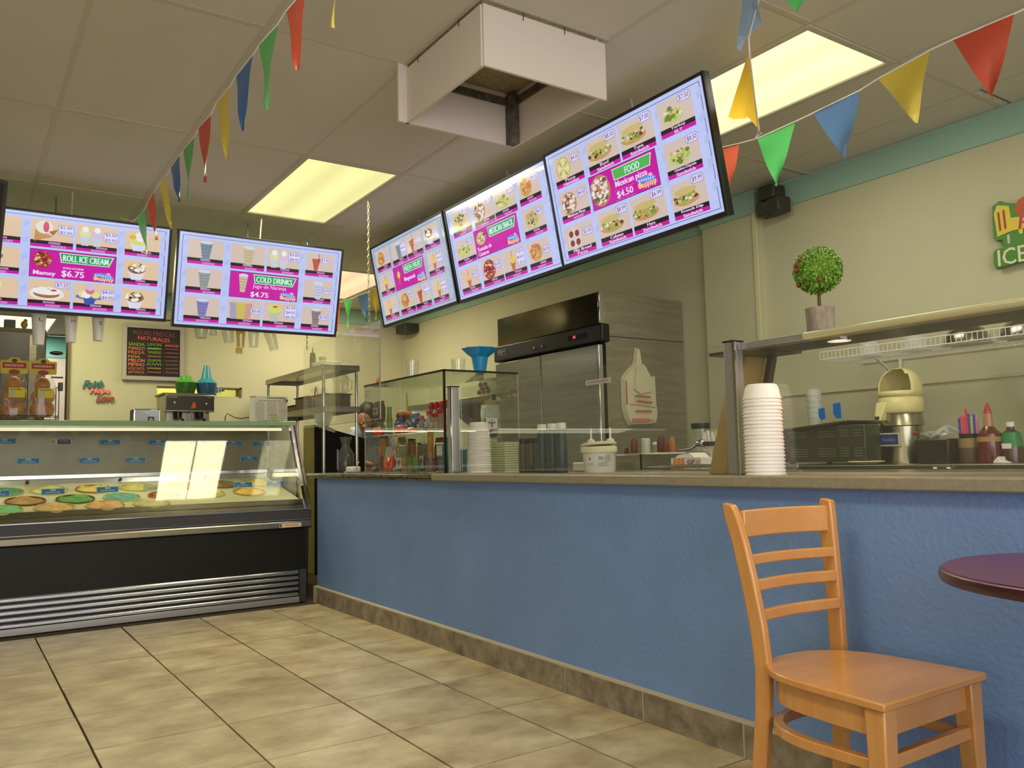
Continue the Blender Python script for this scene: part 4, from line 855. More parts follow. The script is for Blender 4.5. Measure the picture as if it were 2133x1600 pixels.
CC = [('pouch',2.34,5.05,1.253,1.394,0.15),('gbottle',2.4,5.02,1.170,1.356,0.07),('cone',2.5,4.98,1.170,1.450,0.09),('loaf',2.45,4.90,1.262,1.330,0.2),('navy1',2.4,4.86,1.20,1.275,0.105),('navy2',2.38,4.76,1.17,1.24,0.10),('navy3',2.42,4.69,1.235,1.30,0.10),('navy4',2.38,4.60,1.17,1.265,0.11),
('rb1',2.5,4.62,1.17,1.362,0.057),('rb2',2.5,4.555,1.17,1.361,0.056),('rb3',2.5,4.49,1.17,1.360,0.055),('rb4',2.5,4.43,1.17,1.363,0.054),('rb5',2.38,4.43,1.17,1.297,0.05),('rb6',2.36,4.32,1.17,1.278,0.05),
('redbag1',2.33,5.055,1.17,1.225,0.09),('redbag2',2.315,4.69,1.17,1.22,0.10),('redbag3',2.315,4.54,1.17,1.20,0.08),
('jar',2.36,5.02,0.93,1.155,0.12),('twist',2.33,4.88,0.93,1.09,0.12),('brown',2.41,4.86,0.93,1.15,0.11),('lab1',2.33,4.69,0.93,1.13,0.14),('lab2',2.40,4.53,0.93,1.145,0.11),('can1',2.32,4.565,0.93,1.021,0.07),('can2',2.32,4.49,0.93,1.02,0.07),('tube',2.37,4.40,0.93,1.158,0.06),('tub',2.42,4.30,1.02,1.10,0.10),('redcan',2.33,4.325,0.93,1.0,0.09),('teal',2.37,4.20,0.93,1.128,0.095),('jar2',2.52,4.94,0.93,1.13,0.1),('jar3',2.50,4.76,0.93,1.10,0.1),('brown2',2.55,4.60,0.93,1.14,0.14),('redcan2',2.50,4.44,0.93,1.02,0.1),('brown3',2.60,4.85,1.17,1.27,0.14),('tube2',2.31,4.62,0.93,1.02,0.05),('redbag4',2.315,4.84,0.93,1.03,0.09),('navy5',2.50,4.70,1.17,1.26,0.12),('rb7',2.42,4.37,1.17,1.31,0.05),('rb8',2.36,4.49,1.17,1.27,0.05),('small',2.32,4.765,0.93,0.96,0.07),('blue',2.315,5.07,0.93,0.965,0.08)]
CL = {'pouch': 'brown spice pouch with white label at the far end of the glass case, upper level', 'gbottle': 'pale green slim bottle on the shelf of the glass case', 'cone': 'tall white paper cone standing in the glass case', 'loaf': 'orange-brown loaf-shaped snack lying on top of navy bags', 'navy1': 'navy snack bag under the left end of the orange-brown loaf', 'navy2': 'navy snack bag, second from the far end of the case shelf', 'navy3': 'navy snack bag lying highest in the heap in the case', 'navy4': 'navy snack bag nearest the red-capped bottles',
 'rb1': 'red-capped clear bottle in the rear row of the case shelf, farthest', 'rb2': 'red-capped clear bottle, second of the rear row in the case', 'rb3': 'red-capped clear bottle, third of the rear row in the case', 'rb4': 'red-capped clear bottle, nearest of the rear row in the case', 'rb5': 'shorter red-capped bottle in front of the rear row', 'rb6': 'shorter red-capped bottle nearest the black corner of the case', 'redbag1': 'red snack bag at the far end of the case shelf', 'redbag2': 'red snack bag in the middle of the case shelf', 'redbag3': 'small red snack bag nearest the red-capped bottles',
 'jar': 'tall amber jar with red label at the bottom of the glass case', 'twist': 'crumpled clear bag with small label at the bottom of the case', 'brown': 'brown snack bag behind the crumpled clear bag', 'lab1': 'clear pouch with a white cactus label at the bottom of the case', 'lab2': 'brown pouch with a cactus label behind the green cans', 'can1': 'green can at the bottom of the glass case, farther of two', 'can2': 'green can at the bottom of the glass case, nearer of two', 'tube': 'tall yellow and orange tube in the glass case', 'tub': 'white tub stacked in the glass case above the red can', 'jar2': 'amber jar behind the crumpled clear bag in the glass case', 'jar3': 'amber jar behind the cactus-label pouch in the glass case', 'brown2': 'brown snack bag behind the green cans', 'redcan2': 'red and grey can behind the yellow tube in the glass case', 'brown3': 'brown snack bag at the back of the case shelf', 'tube2': 'short yellow tube before the green cans', 'redbag4': 'red snack bag standing on the case floor beside the crumpled bag', 'navy5': 'navy snack bag at the back of the heap under the loaf', 'rb7': 'medium red-capped bottle before the rear row, nearest the corner', 'rb8': 'short red-capped bottle beside the navy bags', 'redcan': 'red and grey can at the bottom of the glass case', 'teal': 'teal bottle at the black corner of the glass case', 'small': 'small pale blue packet on the floor of the glass case', 'blue': 'small dark blue packet at the far end of the case floor'}
def bagmesh(wd, dp, h, seed, top=.3):
    R = random.Random(seed); n = 12; rows = 7; vs = []; fs = []
    for i in range(rows):
        v = i / (rows - 1); q = 1 - .8 * max(0, v - (1 - top)) / top; q0 = .6 + .4 * min(1, v / .15)
        for k in range(n):
            a = 2 * math.pi * k / n
            vs.append((dp / 2 * q * q0 * math.sin(a) + R.uniform(-.003, .003), wd / 2 * (.93 + .07 * q) * math.copysign(abs(math.cos(a)) ** .6, math.cos(a)) + R.uniform(-.003, .003), h * v))
    for i in range(rows - 1):
        for k in range(n): fs.append((i * n + k, i * n + (k + 1) % n, (i + 1) * n + (k + 1) % n, (i + 1) * n + k))
    return MB().add(vs, fs + [tuple(reversed(range(n))), tuple((rows - 1) * n + k for k in range(n))])
def cactus(s, c=(60, 56, 90)):
    s.ell(.5, .4, .08, .22, c, 10); s.rect(.25, .42, .75, .5, c); s.ell(.26, .38, .05, .1, c, 8); s.ell(.74, .38, .05, .1, c, 8); s.rect(.45, .5, .55, .85, c)
for nm, x, y, z0, z1, wd in CC:
    h = z1 - z0; kind = nm.rstrip('0123456789'); hh = random.Random(nm)
    cat = {'pouch': 'pouch', 'gbottle': 'bottle', 'cone': 'paper cone', 'loaf': 'snack', 'navy': 'snack bag', 'rb': 'bottle', 'redbag': 'snack bag', 'jar': 'jar', 'twist': 'bag', 'brown': 'snack bag', 'lab': 'pouch', 'can': 'can', 'tube': 'tube', 'tub': 'tub', 'redcan': 'can', 'teal': 'bottle', 'small': 'packet', 'blue': 'packet'}[kind]
    name = {'pouch': 'spice_pouch', 'gbottle': 'slim_bottle', 'cone': 'paper_cone', 'loaf': 'wrapped_loaf', 'navy': 'snack_bag', 'rb': 'sauce_bottle', 'redbag': 'snack_bag', 'jar': 'candy_jar', 'twist': 'crumpled_bag', 'brown': 'snack_bag', 'lab': 'spice_pouch', 'can': 'green_can', 'tube': 'candy_tube', 'tub': 'white_tub', 'redcan': 'red_can', 'teal': 'teal_bottle', 'small': 'small_packet', 'blue': 'small_packet'}[kind]
    t = thing(name, CL[nm], cat, (x, y, z0 + .0005), group={'rb': 'red-capped bottles in the glass case', 'navy': 'navy snack bags in the glass case', 'redbag': 'red snack bags in the glass case', 'can': 'green cans in the glass case', 'lab': 'labelled pouches in the glass case'}.get(kind))
    def labl(c=(210, 206, 210), lh=.35, lv=.3, lw=.55, cac=True):
        s = Sheet(wd * lw, h * lh, .0005); s.rect(0, 0, 1, 1, c); cactus(s) if cac else blur_word(s, .15, .4, .7, .2, (120, 60, 50), 3)
        o = s.build('label', PRINT, t, loc=(-.026 if kind in ('pouch', 'lab', 'twist') else -wd / 2 - .001, wd * lw / 2, h * (1 - lv))); o.rotation_euler = (0, 0, R90)
    if kind == 'pouch': part('pouch_body', bagmesh(wd, .045, h, 3), mat('brown_spice', rgb(110, 86, 60), .5), t); labl()
    elif kind == 'lab': part('pouch_body', bagmesh(wd, .045, h * .8, nm.__len__() + wd, .3), mat('dark_spice' + nm, rgb(112, 92, 64) if nm == 'lab1' else rgb(96, 58, 40), .4, noise=(40, rgb(140, 130, 110), 2)), t); part('clear_top', bagmesh(wd * 1.02, .02, h, 9, .1), M['plastic_clear'], t); labl(lv=.55)
    elif kind == 'gbottle': part('glass_body', MB().lathe([(.018, 0), (.020, .1), (.015, .12), (.015, h), (.0001, h)], 14), mat('pale_green', rgb(140, 150, 112), .3), t); labl((190, 186, 186), .3, .65)
    elif kind == 'cone': part('paper', MB().lathe([(.028, 0), (.011, h)], 18), mat('ivory_paper', rgb(206, 196, 150), .6), t)
    elif kind == 'loaf': part('crust', MB().ball((0, 0, h / 2), h / 2, 18, 10, sx=1.1, sy=wd / h), mat('orange_crust', rgb(176, 98, 36), .5, noise=(20, rgb(130, 70, 30), 2)), t)
    elif kind in ('navy', 'redbag', 'brown'):
        c = {'navy': (30, 34, 82), 'redbag': (170, 44, 30), 'brown': (96, 52, 28)}[kind]; part('wrapper', bagmesh(wd, .06 if kind != 'brown' else .05, h, sum(map(ord, nm)), .35), mat('foil_' + kind, rgb(*c), .22, spec=.8, noise=(18, rgb(*[int(q * 1.7) for q in c]), 3)), t)
    elif kind == 'rb':
        part('glass_body', MB().lathe([(.017, 0), (.019, .01), (.019, h * .55), (.010, h * .72), (.010, h * .78)], 14), glass_mat('salsa_glass', (.8, .5, .35, 1), alpha=.25), t); part('cap', MB().lathe([(.017, h * .76), (.018, h * .8), (.015, h * .95), (.008, h), (.0001, h)], 14), mat('red_cap', rgb(176, 26, 22), .35), t); labl((206, 196, 190), .25, .55, .5, False)
    elif kind == 'jar': part('jar_body', MB().lathe([(.028, 0), (.031, .01), (.031, h * .9), (.025, h)], 18), mat('amber_sweets', rgb(150, 90, 36), .25, noise=(24, rgb(200, 130, 60), 3)), t); part('label_band', MB().lathe([(.0314, .02), (.0314, h * .45)], 18, caps=False), mat('red_paper', rgb(150, 40, 34), .5), t); part('lid', MB().lathe([(.027, h), (.027, h + .012), (.0001, h + .012)], 18), mat('lidbr', rgb(90, 60, 30), .5), t)
    elif kind == 'twist': part('film', bagmesh(wd * .8, .05, h, 77, .5), M['plastic_milky'], t); labl((190, 190, 200), .3, .5, .5)
    elif kind == 'can': part('can_body', MB().lathe([(.017, 0), (.020, .004), (.020, h - .006), (.017, h), (.0001, h)], 18), mat('green_can', rgb(70, 110, 40), .35, noise=(18, rgb(120, 140, 60), 2, (1, 1, .3))), t)
    elif kind == 'tube': part('tube_body', MB().lathe([(.018, 0), (.018, h), (.0001, h)], 16), mat('yellow_tube', rgb(200, 160, 50), .3, noise=(22, rgb(190, 80, 30), 3)), t)
    elif kind == 'tub': part('tub_body', MB().box(-.04, -.05, 0, .04, .05, h * .85).box(-.045, -.055, h * .85, .045, .055, h), M['whitep'], t, bevel=.006)
    elif kind == 'redcan': part('can_body', MB().lathe([(.029, 0), (.029, h)], 18), mat('red_can', rgb(160, 56, 46), .4, noise=(20, rgb(110, 120, 130), 2, (.4, .4, 1))), t); part('lid', MB().lathe([(.030, h), (.030, h + .006), (.0001, h + .006)], 18), M['dsteel'], t)
    elif kind == 'teal': part('bottle_body', MB().lathe([(.027, 0), (.029, .01), (.029, h * .75), (.014, h * .92), (.014, h), (.0001, h)], 18), mat('teal_plastic', rgb(30, 120, 130), .3), t); part('cap', MB().lathe([(.015, h), (.015, h + .02), (.0001, h + .02)], 14), mat('yc', rgb(190, 180, 90), .4), t)
    else: part('wrapper', bagmesh(wd, .04, h, 5 if kind == 'blue' else 6, .4), mat('pk_' + kind, rgb(44, 50, 86) if kind == 'blue' else rgb(110, 140, 140), .3), t)
# one more tub under the stacked one so that it stands on something
t = thing('white_tub', 'lower white tub under the stacked one in the glass case', 'tub', (2.42, 4.30, .9305)); part('tub_body', MB().box(-.035, -.045, 0, .035, .045, .08).box(-.04, -.05, .08, .04, .05, .0885), mat('purple_white', rgb(150, 120, 150), .5), t, bevel=.004)

t = thing('orange_ornament', 'tiny orange cone ornament at the far end of the glass case top', 'ornament', (2.32, 5.02, 1.5015)); part('cone', MB().lathe([(.018, 0), (.014, .012), (.016, .02), (.006, .05), (.0001, .058)], 12), mat('orange_glaze', rgb(196, 120, 40), .4), t)
# glasses and blue cup on the case
def tumbler(x, y, h, r, lab):
    t = thing('clear_tumbler', lab, 'cup', (x, y, 1.5015), group='clear tumblers on the glass case')
    part('glass_body', MB().lathe([(r * .82, 0), (r, h), (r * 1.04, h + .002), (r * .95, h), (r * .77, .004), (.0001, .004)], 22, caps=False), M['plastic_clear'], t)
tumbler(2.33, 4.55, .11, .045, 'clear plastic tumbler on the glass case, farther from the blue cup'); tumbler(2.50, 4.28, .095, .044, 'clear plastic tumbler on the glass case beside the blue cup')
t = thing('blue_sundae_cup', 'bright blue ripple-edged sundae cup on the glass case', 'cup', (2.615, 4.22, 1.5015))
part('cup', MB().lathe([(.032, 0), (.038, .03), (.05, .105), (.075, .125), (.098, .15), (.105, .158), (.096, .156), (.07, .13), (.044, .105), (.0001, .02)], 32, ripple=(9, .07, .07), caps=False), mat('blue_plastic', rgb(26, 140, 200), .3), t)

# silver pouch hanging inside the near pane
t = thing('silver_pouch', 'silver foil pouch with a small cactus label hanging in the glass case', 'pouch', (2.583, 4.0625, 1.115))
mb = bagmesh(.135, .022, .195, 12, .25); mb.v = [(p[1], p[0], p[2]) for p in mb.v]
part('foil', mb, mat('crinkled_foil', rgb(176, 182, 178), .3, .6, bump=(60, .9)), t)
s = Sheet(.08, .062, .0005); s.rect(0, 0, 1, 1, (196, 196, 196)); cactus(s, (120, 40, 90)); s.build('label', PRINT, t, loc=(-.04, -.0125, .118))
part('contents', MB().prism([(-.045, .05), (.045, .05), (.04, .02), (.015, .008), (-.015, .008), (-.04, .02)], 'y', -.0135, -.012).prism([(-.046, .115), (.046, .115), (.045, .05), (-.045, .05)], 'y', -.0118, -.0105), mat('dark_window', rgb(64, 54, 46), .4), t)

# ---------------------------------------------------------------- stacks of foam bowls
bowl_me = MB().lathe([(.050, .055), (.058, .050), (.064, .036), (.0695, .0055), (.0725, .005), (.0725, 0), (.067, 0), (.060, .034), (.052, .045), (.0001, .047)], 30, caps=False)
bowl_me.lathe([(.0001, .0555), (.050, .055)], 30, caps=False)
bm1 = bowl_me.mesh('bowl', [M['foam']])
def bowls(x, y, z, n, step, mesh, name, lab0, grp, taper=0, where='', sc=1.0):
    words = ['topmost'] + [q + ' from the top' for q in 'second third fourth fifth sixth seventh eighth ninth tenth eleventh twelfth thirteenth fourteenth fifteenth sixteenth seventeenth eighteenth nineteenth twentieth twenty-first twenty-second'.split()]
    for k in range(n):
        o = bpy.data.objects.new(name, mesh); COL.objects.link(o); o.location = (x + random.uniform(-.0012, .0012), y + random.uniform(-.0012, .0012), z + k * step)
        q = sc * (1 - taper * k / n); o.scale = (q, q, sc); i = n - 1 - k
        tag(o, f'white foam bowl, {words[i]} of stack {where}' if k else f'white foam bowl at the bottom of the stack {where}', 'bowl', grp)
bowls(2.272, 1.86, CT, 22, .0121, bm1, 'foam_bowl', '', 'foam bowls stacked by the metal post', .04, 'right of the tall metal post', .92 * 1.0)
bowls(2.40, 3.90, CT, 19, .0123, bm1, 'foam_bowl', '', 'foam bowls stacked behind the glass', .12, 'behind the far short post', .92 * 1.05)
tr = MB(); tr.box(-.092, -.07, 0, .092, .07, .005); tr.hexa([(-.08, -.06, .005), (.08, -.06, .005), (.08, .06, .005), (-.08, .06, .005)], [(-.09, -.07, .012), (.09, -.07, .012), (.09, .07, .012), (-.09, .07, .012)])
tr_me = tr.mesh('foam_tray', [mat('greenish_foam', rgb(206, 212, 178), .6)])
for k in range(13):
    o = bpy.data.objects.new('foam_tray', tr_me); COL.objects.link(o); o.location = (2.600 + .0012 * random.uniform(-1, 1), 3.88, CT + .0128 * k); tag(o, 'pale foam box, ' + ('lowest' if k == 0 else 'topmost twelfth eleventh tenth ninth eighth seventh sixth fifth fourth third second'.split()[0] if k == 12 else 'x second third fourth fifth sixth seventh eighth ninth tenth eleventh twelfth'.split()[k] + ' from the bottom') + ', beside the short black-capped bottles', 'foam box', 'pale foam boxes behind the glass')
t = thing('teal_tub', 'teal tub with white lid in the near corner of the glass case', 'tub', (2.375, 4.03 + .08 - .0, CT)); t.location = (2.41, 4.10, .9305)
part('tub_body', B(-.04, -.03, 0, .045, .03, .12), mat('teal_plastic', rgb(30, 120, 130), .3), t, bevel=.004); part('lid', B(-.045, -.035, .12, .05, .035, .135), M['whitep'], t, bevel=.004)

# ---------------------------------------------------------------- sneeze guards
t = thing('sneeze_guard', 'clear glass guard between two square metal posts on the counter', 'sneeze guard', (2.30, 0, CT))
for y, h, lb in ((4.0, .475, 'short far post'), (2.0, .468, 'near post')):
    part('post', B(-.024, y - .024, 0, .024, y + .024, h), M['alu'], t, bevel=.003, label=lb); part('post_cap', B(-.027, y - .027, h, .027, y + .027, h + .004), M['black'], t)
    part('post_channel', B(-.030, y - .032, 0, -.024, y - .020, h - .002), M['chrome'], t)
part('glass_pane', B(-.003, 2.024, .012, .003, 3.976, .463), M['acrylic'], t, smooth=False)
s = Sheet(.17, .022, .0006); s.rect(0, 0, 1, 1, (176, 172, 160)); blur_word(s, .08, .3, .84, .3, (140, 134, 124), 2); o = s.build('masking_strip', PRINT, t, loc=(-.0035, 2.83, .405)); o.rotation_euler = (0, 0, R90)
t = thing('serving_shelf_guard', 'stainless overshelf with heat lamp above a glass pane at the near end of the counter', 'overshelf', (2.30, 0, 0))
sf = MB(); sf.box(.0, -1.2, 1.388, .41, 1.975, 1.40)
part('shelf_plate', MB().box(.045, -1.2, 1.364, .255, 1.93, 1.374), M['dsteel'], t, bevel=.002)
fl_ = MB(); prof = [(.0 + .012 * math.cos(a), 1.3745 + .0125 * math.sin(a)) for a in [math.radians(90 + 18 * k) for k in range(11)]]
fl_.prism([(0.046, 1.387)] + [(p[0], p[1]) for p in prof] + [(0.046, 1.362)], 'y', -1.2, 1.70)
part('front_edge', fl_, mat('polished_edge', rgb(206, 202, 160), .3, .35), t, bevel=.002, label='bright rounded front edge')
part('clear_edge', MB().box(-.006, 1.70, 1.362, .05, 1.975, 1.385), M['alu'], t, bevel=.002)
part('glass_pane', B(-.003, -1.2, CT + .012, .003, 1.97, 1.37), M['acrylic'], t, smooth=False)
part('heat_lamp', MB().lathe([(.001, 1.3625), (.033, 1.3625), (.038, 1.364)], 24, (.10, 1.64, 0)), emit_mat('heat_lamp_glow', (2.2, 1.5, 1.15, 1), 1.0), t, label='glowing round heat lamp'); part('lamp_ring', MB().lathe([(.038, 1.357), (.043, 1.357), (.043, 1.364)], 24, (.10, 1.64, 0), caps=False), M['chrome'], t)
area('heat_lamp_light', (2.40, 1.64, 1.352), (0, 0, 0), .06, .06, 1.2, (1, .6, .38))
br = MB().hexa([(.01, 2.08, CT + .0), (.14, 2.08, CT + .0), (.14, 2.15, CT + .0), (.01, 2.15, CT + .0)], [(.16, 2.08, 1.362), (.28, 2.08, 1.362), (.28, 2.15, 1.362), (.16, 2.15, 1.362)])
part('slanted_bracket', br, mat('warm_reflection_steel', rgb(176, 150, 92), .42, .25, noise=(5, rgb(150, 126, 76), 2, (1, 1, .4))), t, bevel=.003, label='slanted steel side support coloured with a warm reflection')  # warm reflection on the stainless is put into the base colour
part('bracket_edge', MB().hexa([(.14, 2.055, CT), (.17, 2.055, CT), (.17, 2.08, CT), (.14, 2.08, CT)], [(.28, 2.055, 1.362), (.31, 2.055, 1.362), (.31, 2.08, 1.362), (.28, 2.08, 1.362)]), M['dark'], t)
part('bracket_head', B(.05, 1.935, 1.362, .30, 2.16, 1.374), M['dsteel'], t)

# hanging clear shield over the far end of the counter
t = thing('hanging_shield', 'clear acrylic shield hung on two bead chains over the granite counter', 'shield', (2.205, 0, 0))
part('pane', B(-.003, 4.74, 1.262, .003, 6.10, 1.88), M['acrylic'], t, smooth=False); part('pane_edge', MB().box(-.0035, 4.738, 1.262, .0035, 4.742, 1.88).box(-.0035, 4.74, 1.26, .0035, 6.1, 1.264), M['alu'], t)
def chain(y, z0, z1):
    mb = MB(); n = int((z1 - z0) / .024)
    for k in range(n):
        z = z0 + .024 * k; sw = .004 * math.sin(z * 9)
        P = [((.0065 * math.cos(a), sw, z + .016 * math.sin(a)) if k % 2 else (sw * .3, sw + .0065 * math.cos(a), z + .016 * math.sin(a))) for a in [math.pi / 3 * j for j in range(6)]]
        mb.tube([(p[0], p[1] + y, p[2]) for p in P], .0022, 5, closed=True)
    return mb
part('chain', chain(4.90, 1.86, 2.705), mat('pale_chain', rgb(190, 186, 150), .3, .6), t); part('chain', chain(6.03, 1.86, 2.705), M['chrome'], t)

# near-counter objects
def sq(x, y, h, r, capmat, lab, grp, mt): return squeeze(x, y, CT, h, r, mt, capmat, lab, 'sauce_bottle', grp, tip=False)
BLU = mat('slate_bottle', rgb(62, 74, 82), .35); OLV = mat('olive_bottle', rgb(80, 76, 62), .4)
for k, y in enumerate((3.335, 3.245, 3.165)):
    sq(2.42 - .005 * k, y, .213, .0265, M['whitep'], ['tall dark bottle with white cap, farthest of three', 'tall dark bottle with white cap, middle of three', 'tall dark bottle with white cap, nearest of three'][k], 'tall white-capped bottles', BLU)
for k, y in enumerate((3.545, 3.475, 3.40)):
    sq(2.45, y, .150, .0255, M['black'], ['short grey bottle with black cap, farthest of three', 'short grey bottle with black cap, middle of three', 'short grey bottle with black cap, nearest of three'][k], 'short black-capped bottles', OLV)
t = thing('white_bucket', 'white plastic pail with printed label and loose lid on the counter', 'bucket', (2.50, 3.0, CT))
part('pail', MB().lathe([(.068, 0), (.071, .012), (.077, .092)], 32), M['whitep'], t); part('rim', MB().lathe([(.077, .092), (.085, .092), (.086, .112), (.082, .120), (.078, .114)], 32), mat('cream_rim', rgb(230, 222, 190), .4), t)
o = part('lid', MB().lathe([(.083, 0), (.084, .010), (.072, .014), (.0001, .014)], 32), mat('cream_rim', rgb(230, 222, 190), .4), t, loc=(0, 0, .124)); o.rotation_euler = (-.08, 0, 0)
s = Sheet(.115, .062, .0001); s.rect(0, 0, 1, 1, (214, 208, 204))
for k in range(3): blur_word(s, .45, .08 + .13 * k, .22, .06, (90, 90, 96), k); blur_word(s, .72, .08 + .13 * k, .25, .05, (70, 70, 76), k + 5)
s.rect(.7, .5, .98, .53, (50, 50, 56))
for k in range(3): blur_word(s, .45, .6 + .12 * k, .4, .04, (120, 120, 126), k + 9)
s.ell(.12, .35, .03, .08, (40, 40, 46)); blur_word(s, .02, .7, .25, .04, (130, 130, 130), 7)
R0 = .0766; A0 = math.radians(232)   # wrap the label round the pail
s.mb.v = [((R0 - .002 - y + .0001) * math.cos(A0 + (x - .0575) / R0), (R0 - .002 - y + .0001) * math.sin(A0 + (x - .0575) / R0), z + .085) for x, y, z in s.mb.v]
s.build('print', PRINT, t)
for k, (y, x) in enumerate(((3.20, 2.62), (3.055, 2.62))):
    squeeze(x, y, CT, .135, .022, M['plastic_milky'], M['whitep'], ['white pointed squeeze bottle behind the left of the pail', 'white pointed squeeze bottle behind the right of the pail'][k], 'squeeze_bottle', 'pointed squeeze bottles behind the pail')
t = thing('white_cup', 'small white cup left of the white pail', 'cup', (2.62, 3.18, CT)); part('cup_body', MB().lathe([(.03, 0), (.04, .075), (.036, .075), (.026, .004), (.0001, .004)], 18, caps=False), M['whitep'], t)
t = thing('takeout_lid_box', 'low white box behind the white cup', 'box', (2.70, 3.32, CT)); part('box_body', B(-.06, -.06, 0, .06, .06, .045), M['whitep'], t, bevel=.005)
t = thing('glass_carafe', 'small clear glass carafe with spout on the granite counter', 'carafe', (2.42, 5.95 - .03, .924))
t.location = (2.45, 5.88, .924)
part('glass_body', MB().lathe([(.058, 0), (.062, .01), (.060, .13), (.03, .185), (.026, .20), (.045, .262), (.04, .262), (.02, .20), (.055, .13), (.05, .008), (.0001, .008)], 22, caps=False), glass_mat('smoky_glass', (.55, .56, .5, 1), alpha=.06), t); part('label_strip', B(-.066, -.012, .02, -.062, .012, .17), mat('pale_strip', rgb(130, 130, 150), .4), t)
t = thing('power_adapter', 'white power adapter with cable lying on the granite counter', 'adapter', (2.33, 5.46, .9245))
part('brick', B(-.035, -.055, 0, .035, .055, .042), M['whitep'], t, bevel=.01); part('cable', MB().tube([(0, .055, .01), (.01, .11, .004), (.0, .16, .004)], .003, 6).tube([(0, -.055, .015), (-.01, -.085, .05), (.0, -.10, .075)], .003, 6), M['whitep'], t)

# prep table behind the glass with pans, gloves, utensils
t = thing('prep_table', 'stainless prep table with raised rim behind the counter glass', 'prep table', (0, 0, 0))
part('top', B(2.66, 1.0, .895, 3.40, 3.50, .915), M['steel'], t, bevel=.003); part('rim', MB().box(2.655, 2.02, .9151, 2.675, 3.1, .932).tube([(2.69, 2.05, .945), (2.69, 2.6, .948), (2.69, 2.9, .943)], .008, 8), M['chrome'], t)
part('cabinet', B(2.70, 1.02, 0.05, 3.38, 3.48, .895), M['dsteel'], t)
def steelpan(x0, y0, x1, y1, z0, z1, lab):
    t = thing('steel_pan', lab, 'pan', ((x0 + x1) / 2, (y0 + y1) / 2, z0), group='steel pans on the prep table'); a = (x1 - x0) / 2; b = (y1 - y0) / 2; h = z1 - z0; q = .004
    part('pan_body', MB().box(-a, -b, 0, a, b, q).box(-a, -b, q, -a + q, b, h).box(a - q, -b, q, a, b, h).box(-a + q, -b, q, a - q, -b + q, h).box(-a + q, b - q, q, a - q, b, h), M['steel'], t); part('pan_rim', MB().tube([(-a, -b, h), (a, -b, h), (a, b, h), (-a, b, h)], .005, 6, closed=True), M['chrome'], t)
steelpan(2.86, 3.115, 3.1, 3.42, .9155, 1.005, 'steel pan right of the white pail holding wooden-handled tools'); steelpan(2.86, 2.80, 3.1, 3.10, .9155, 1.008, 'steel pan behind the glove box')
def handle(x, y, z, h, r, c, lab, tilt=0):
    t = thing('wooden_handle_scoop', lab, 'utensil', (x, y, z), rot=(tilt, 0, 0), group='wooden-handled utensils in the steel pans')
    part('grip', MB().lathe([(r * .8, h * .35), (r, h * .5), (r * 1.05, h * .85), (r * .7, h * .98), (.0001, h)], 14), mat('wood_handle%d' % c[0], rgb(*c), .45), t); part('shaft', MB().lathe([(.006, 0), (.006, h * .36)], 8), M['chrome'], t)
for a in ((2.97, 3.335, .922, .12, .0125, (90, 40, 24), 'short dark red-brown handle at the left of the steel pan'), (2.97, 3.275, .922, .17, .019, (104, 46, 24), 'red-brown handle beside the white pail'), (2.96, 3.065, .922, .175, .019, (96, 36, 20), 'dark red-brown handle right of the small bottle'), (2.95, 3.015, .922, .14, .013, (120, 60, 30), 'short brown handle beside the light one'), (2.94, 2.965, .922, .165, .0145, (176, 110, 56), 'light tan wooden handle at the right of the row')): handle(*a)
t = thing('metal_ladle', 'shiny metal ladle resting across the right steel pan', 'ladle', (2.95, 2.83, .995)); part('ladle_handle', MB().tube([(0, .13, .02), (0, .02, .03), (0, -.03, .055)], .006, 8), M['chrome'], t); part('bowl', MB().ball((0, -.045, .055), .03, 12, 8, sx=.8, sz=.6), M['chrome'], t)
t = thing('white_shaker', 'plain white cylinder standing behind the steel pans', 'shaker', (3.17, 3.40, .9155)); part('cylinder', MB().lathe([(.024, 0), (.0245, .172), (.021, .176), (.0001, .176)], 20), mat('pale_plastic', rgb(196, 204, 186), .4), t)
t = thing('small_glass_bottle', 'small clear bottle with pale cap right of the white cylinder', 'bottle', (3.17, 3.33, .9155)); part('glass_body', MB().lathe([(.018, 0), (.02, .09), (.009, .125), (.009, .14)], 16), M['plastic_clear'], t); part('cap', MB().lathe([(.012, .14), (.012, .155), (.0001, .155)], 14), M['whitep'], t); part('label_band', MB().lathe([(.0205, .02), (.0205, .075)], 16, caps=False), M['whitep'], t)
t = thing('glove_box', 'white and orange glove box lettered GPX lying on the prep table', 'box', (2.74, 2.775, .9335))
part('carton', B(0, -.185, 0, .11, 0, .05), M['whitep'], t, bevel=.002)
s = Sheet(.185, .05, .0003); s.rect(0, 0, 1, 1, (226, 224, 216))
for k in range(3): s.poly([(.10 + .13 * k, .02), (.20 + .13 * k, .02), (.16 + .13 * k, 1), (.05 + .13 * k, 1)], (236, 140, 60))
s.text('GP', .56, .16, .80, .56, (30, 40, 80), .03); s.text('X', .82, .16, .98, .56, (240, 130, 60), .05); s.text('INDUSTRIAL VINYL', .5, .68, .98, .82, (40, 50, 110), .03)
o = s.build('print', PRINT, t, loc=(-.0015, 0, .05)); o.rotation_euler = (0, 0, R90)
t = thing('open_bag_on_box', 'white crumpled liner lying on the glove box', 'liner', (2.80, 2.64, .9845)); part('sheet', MB().prism([(0, 0), (.12, 0), (.10, .012), (.03, .022)], 'x', -.05, .05), M['whitep'], t)
t = thing('lidded_jar', 'large clear jar with black lid behind the straw cup', 'jar', (3.22, 3.04, .9155)); part('glass_body', MB().lathe([(.046, 0), (.050, .02), (.052, .14), (.043, .19), (.042, .215), (.038, .215), (.038, .19), (.047, .14), (.045, .01), (.0001, .01)], 22, caps=False), M['plastic_clear'], t); part('lid', MB().lathe([(.046, .215), (.048, .22), (.048, .243), (.0001, .244)], 22), M['black'], t)
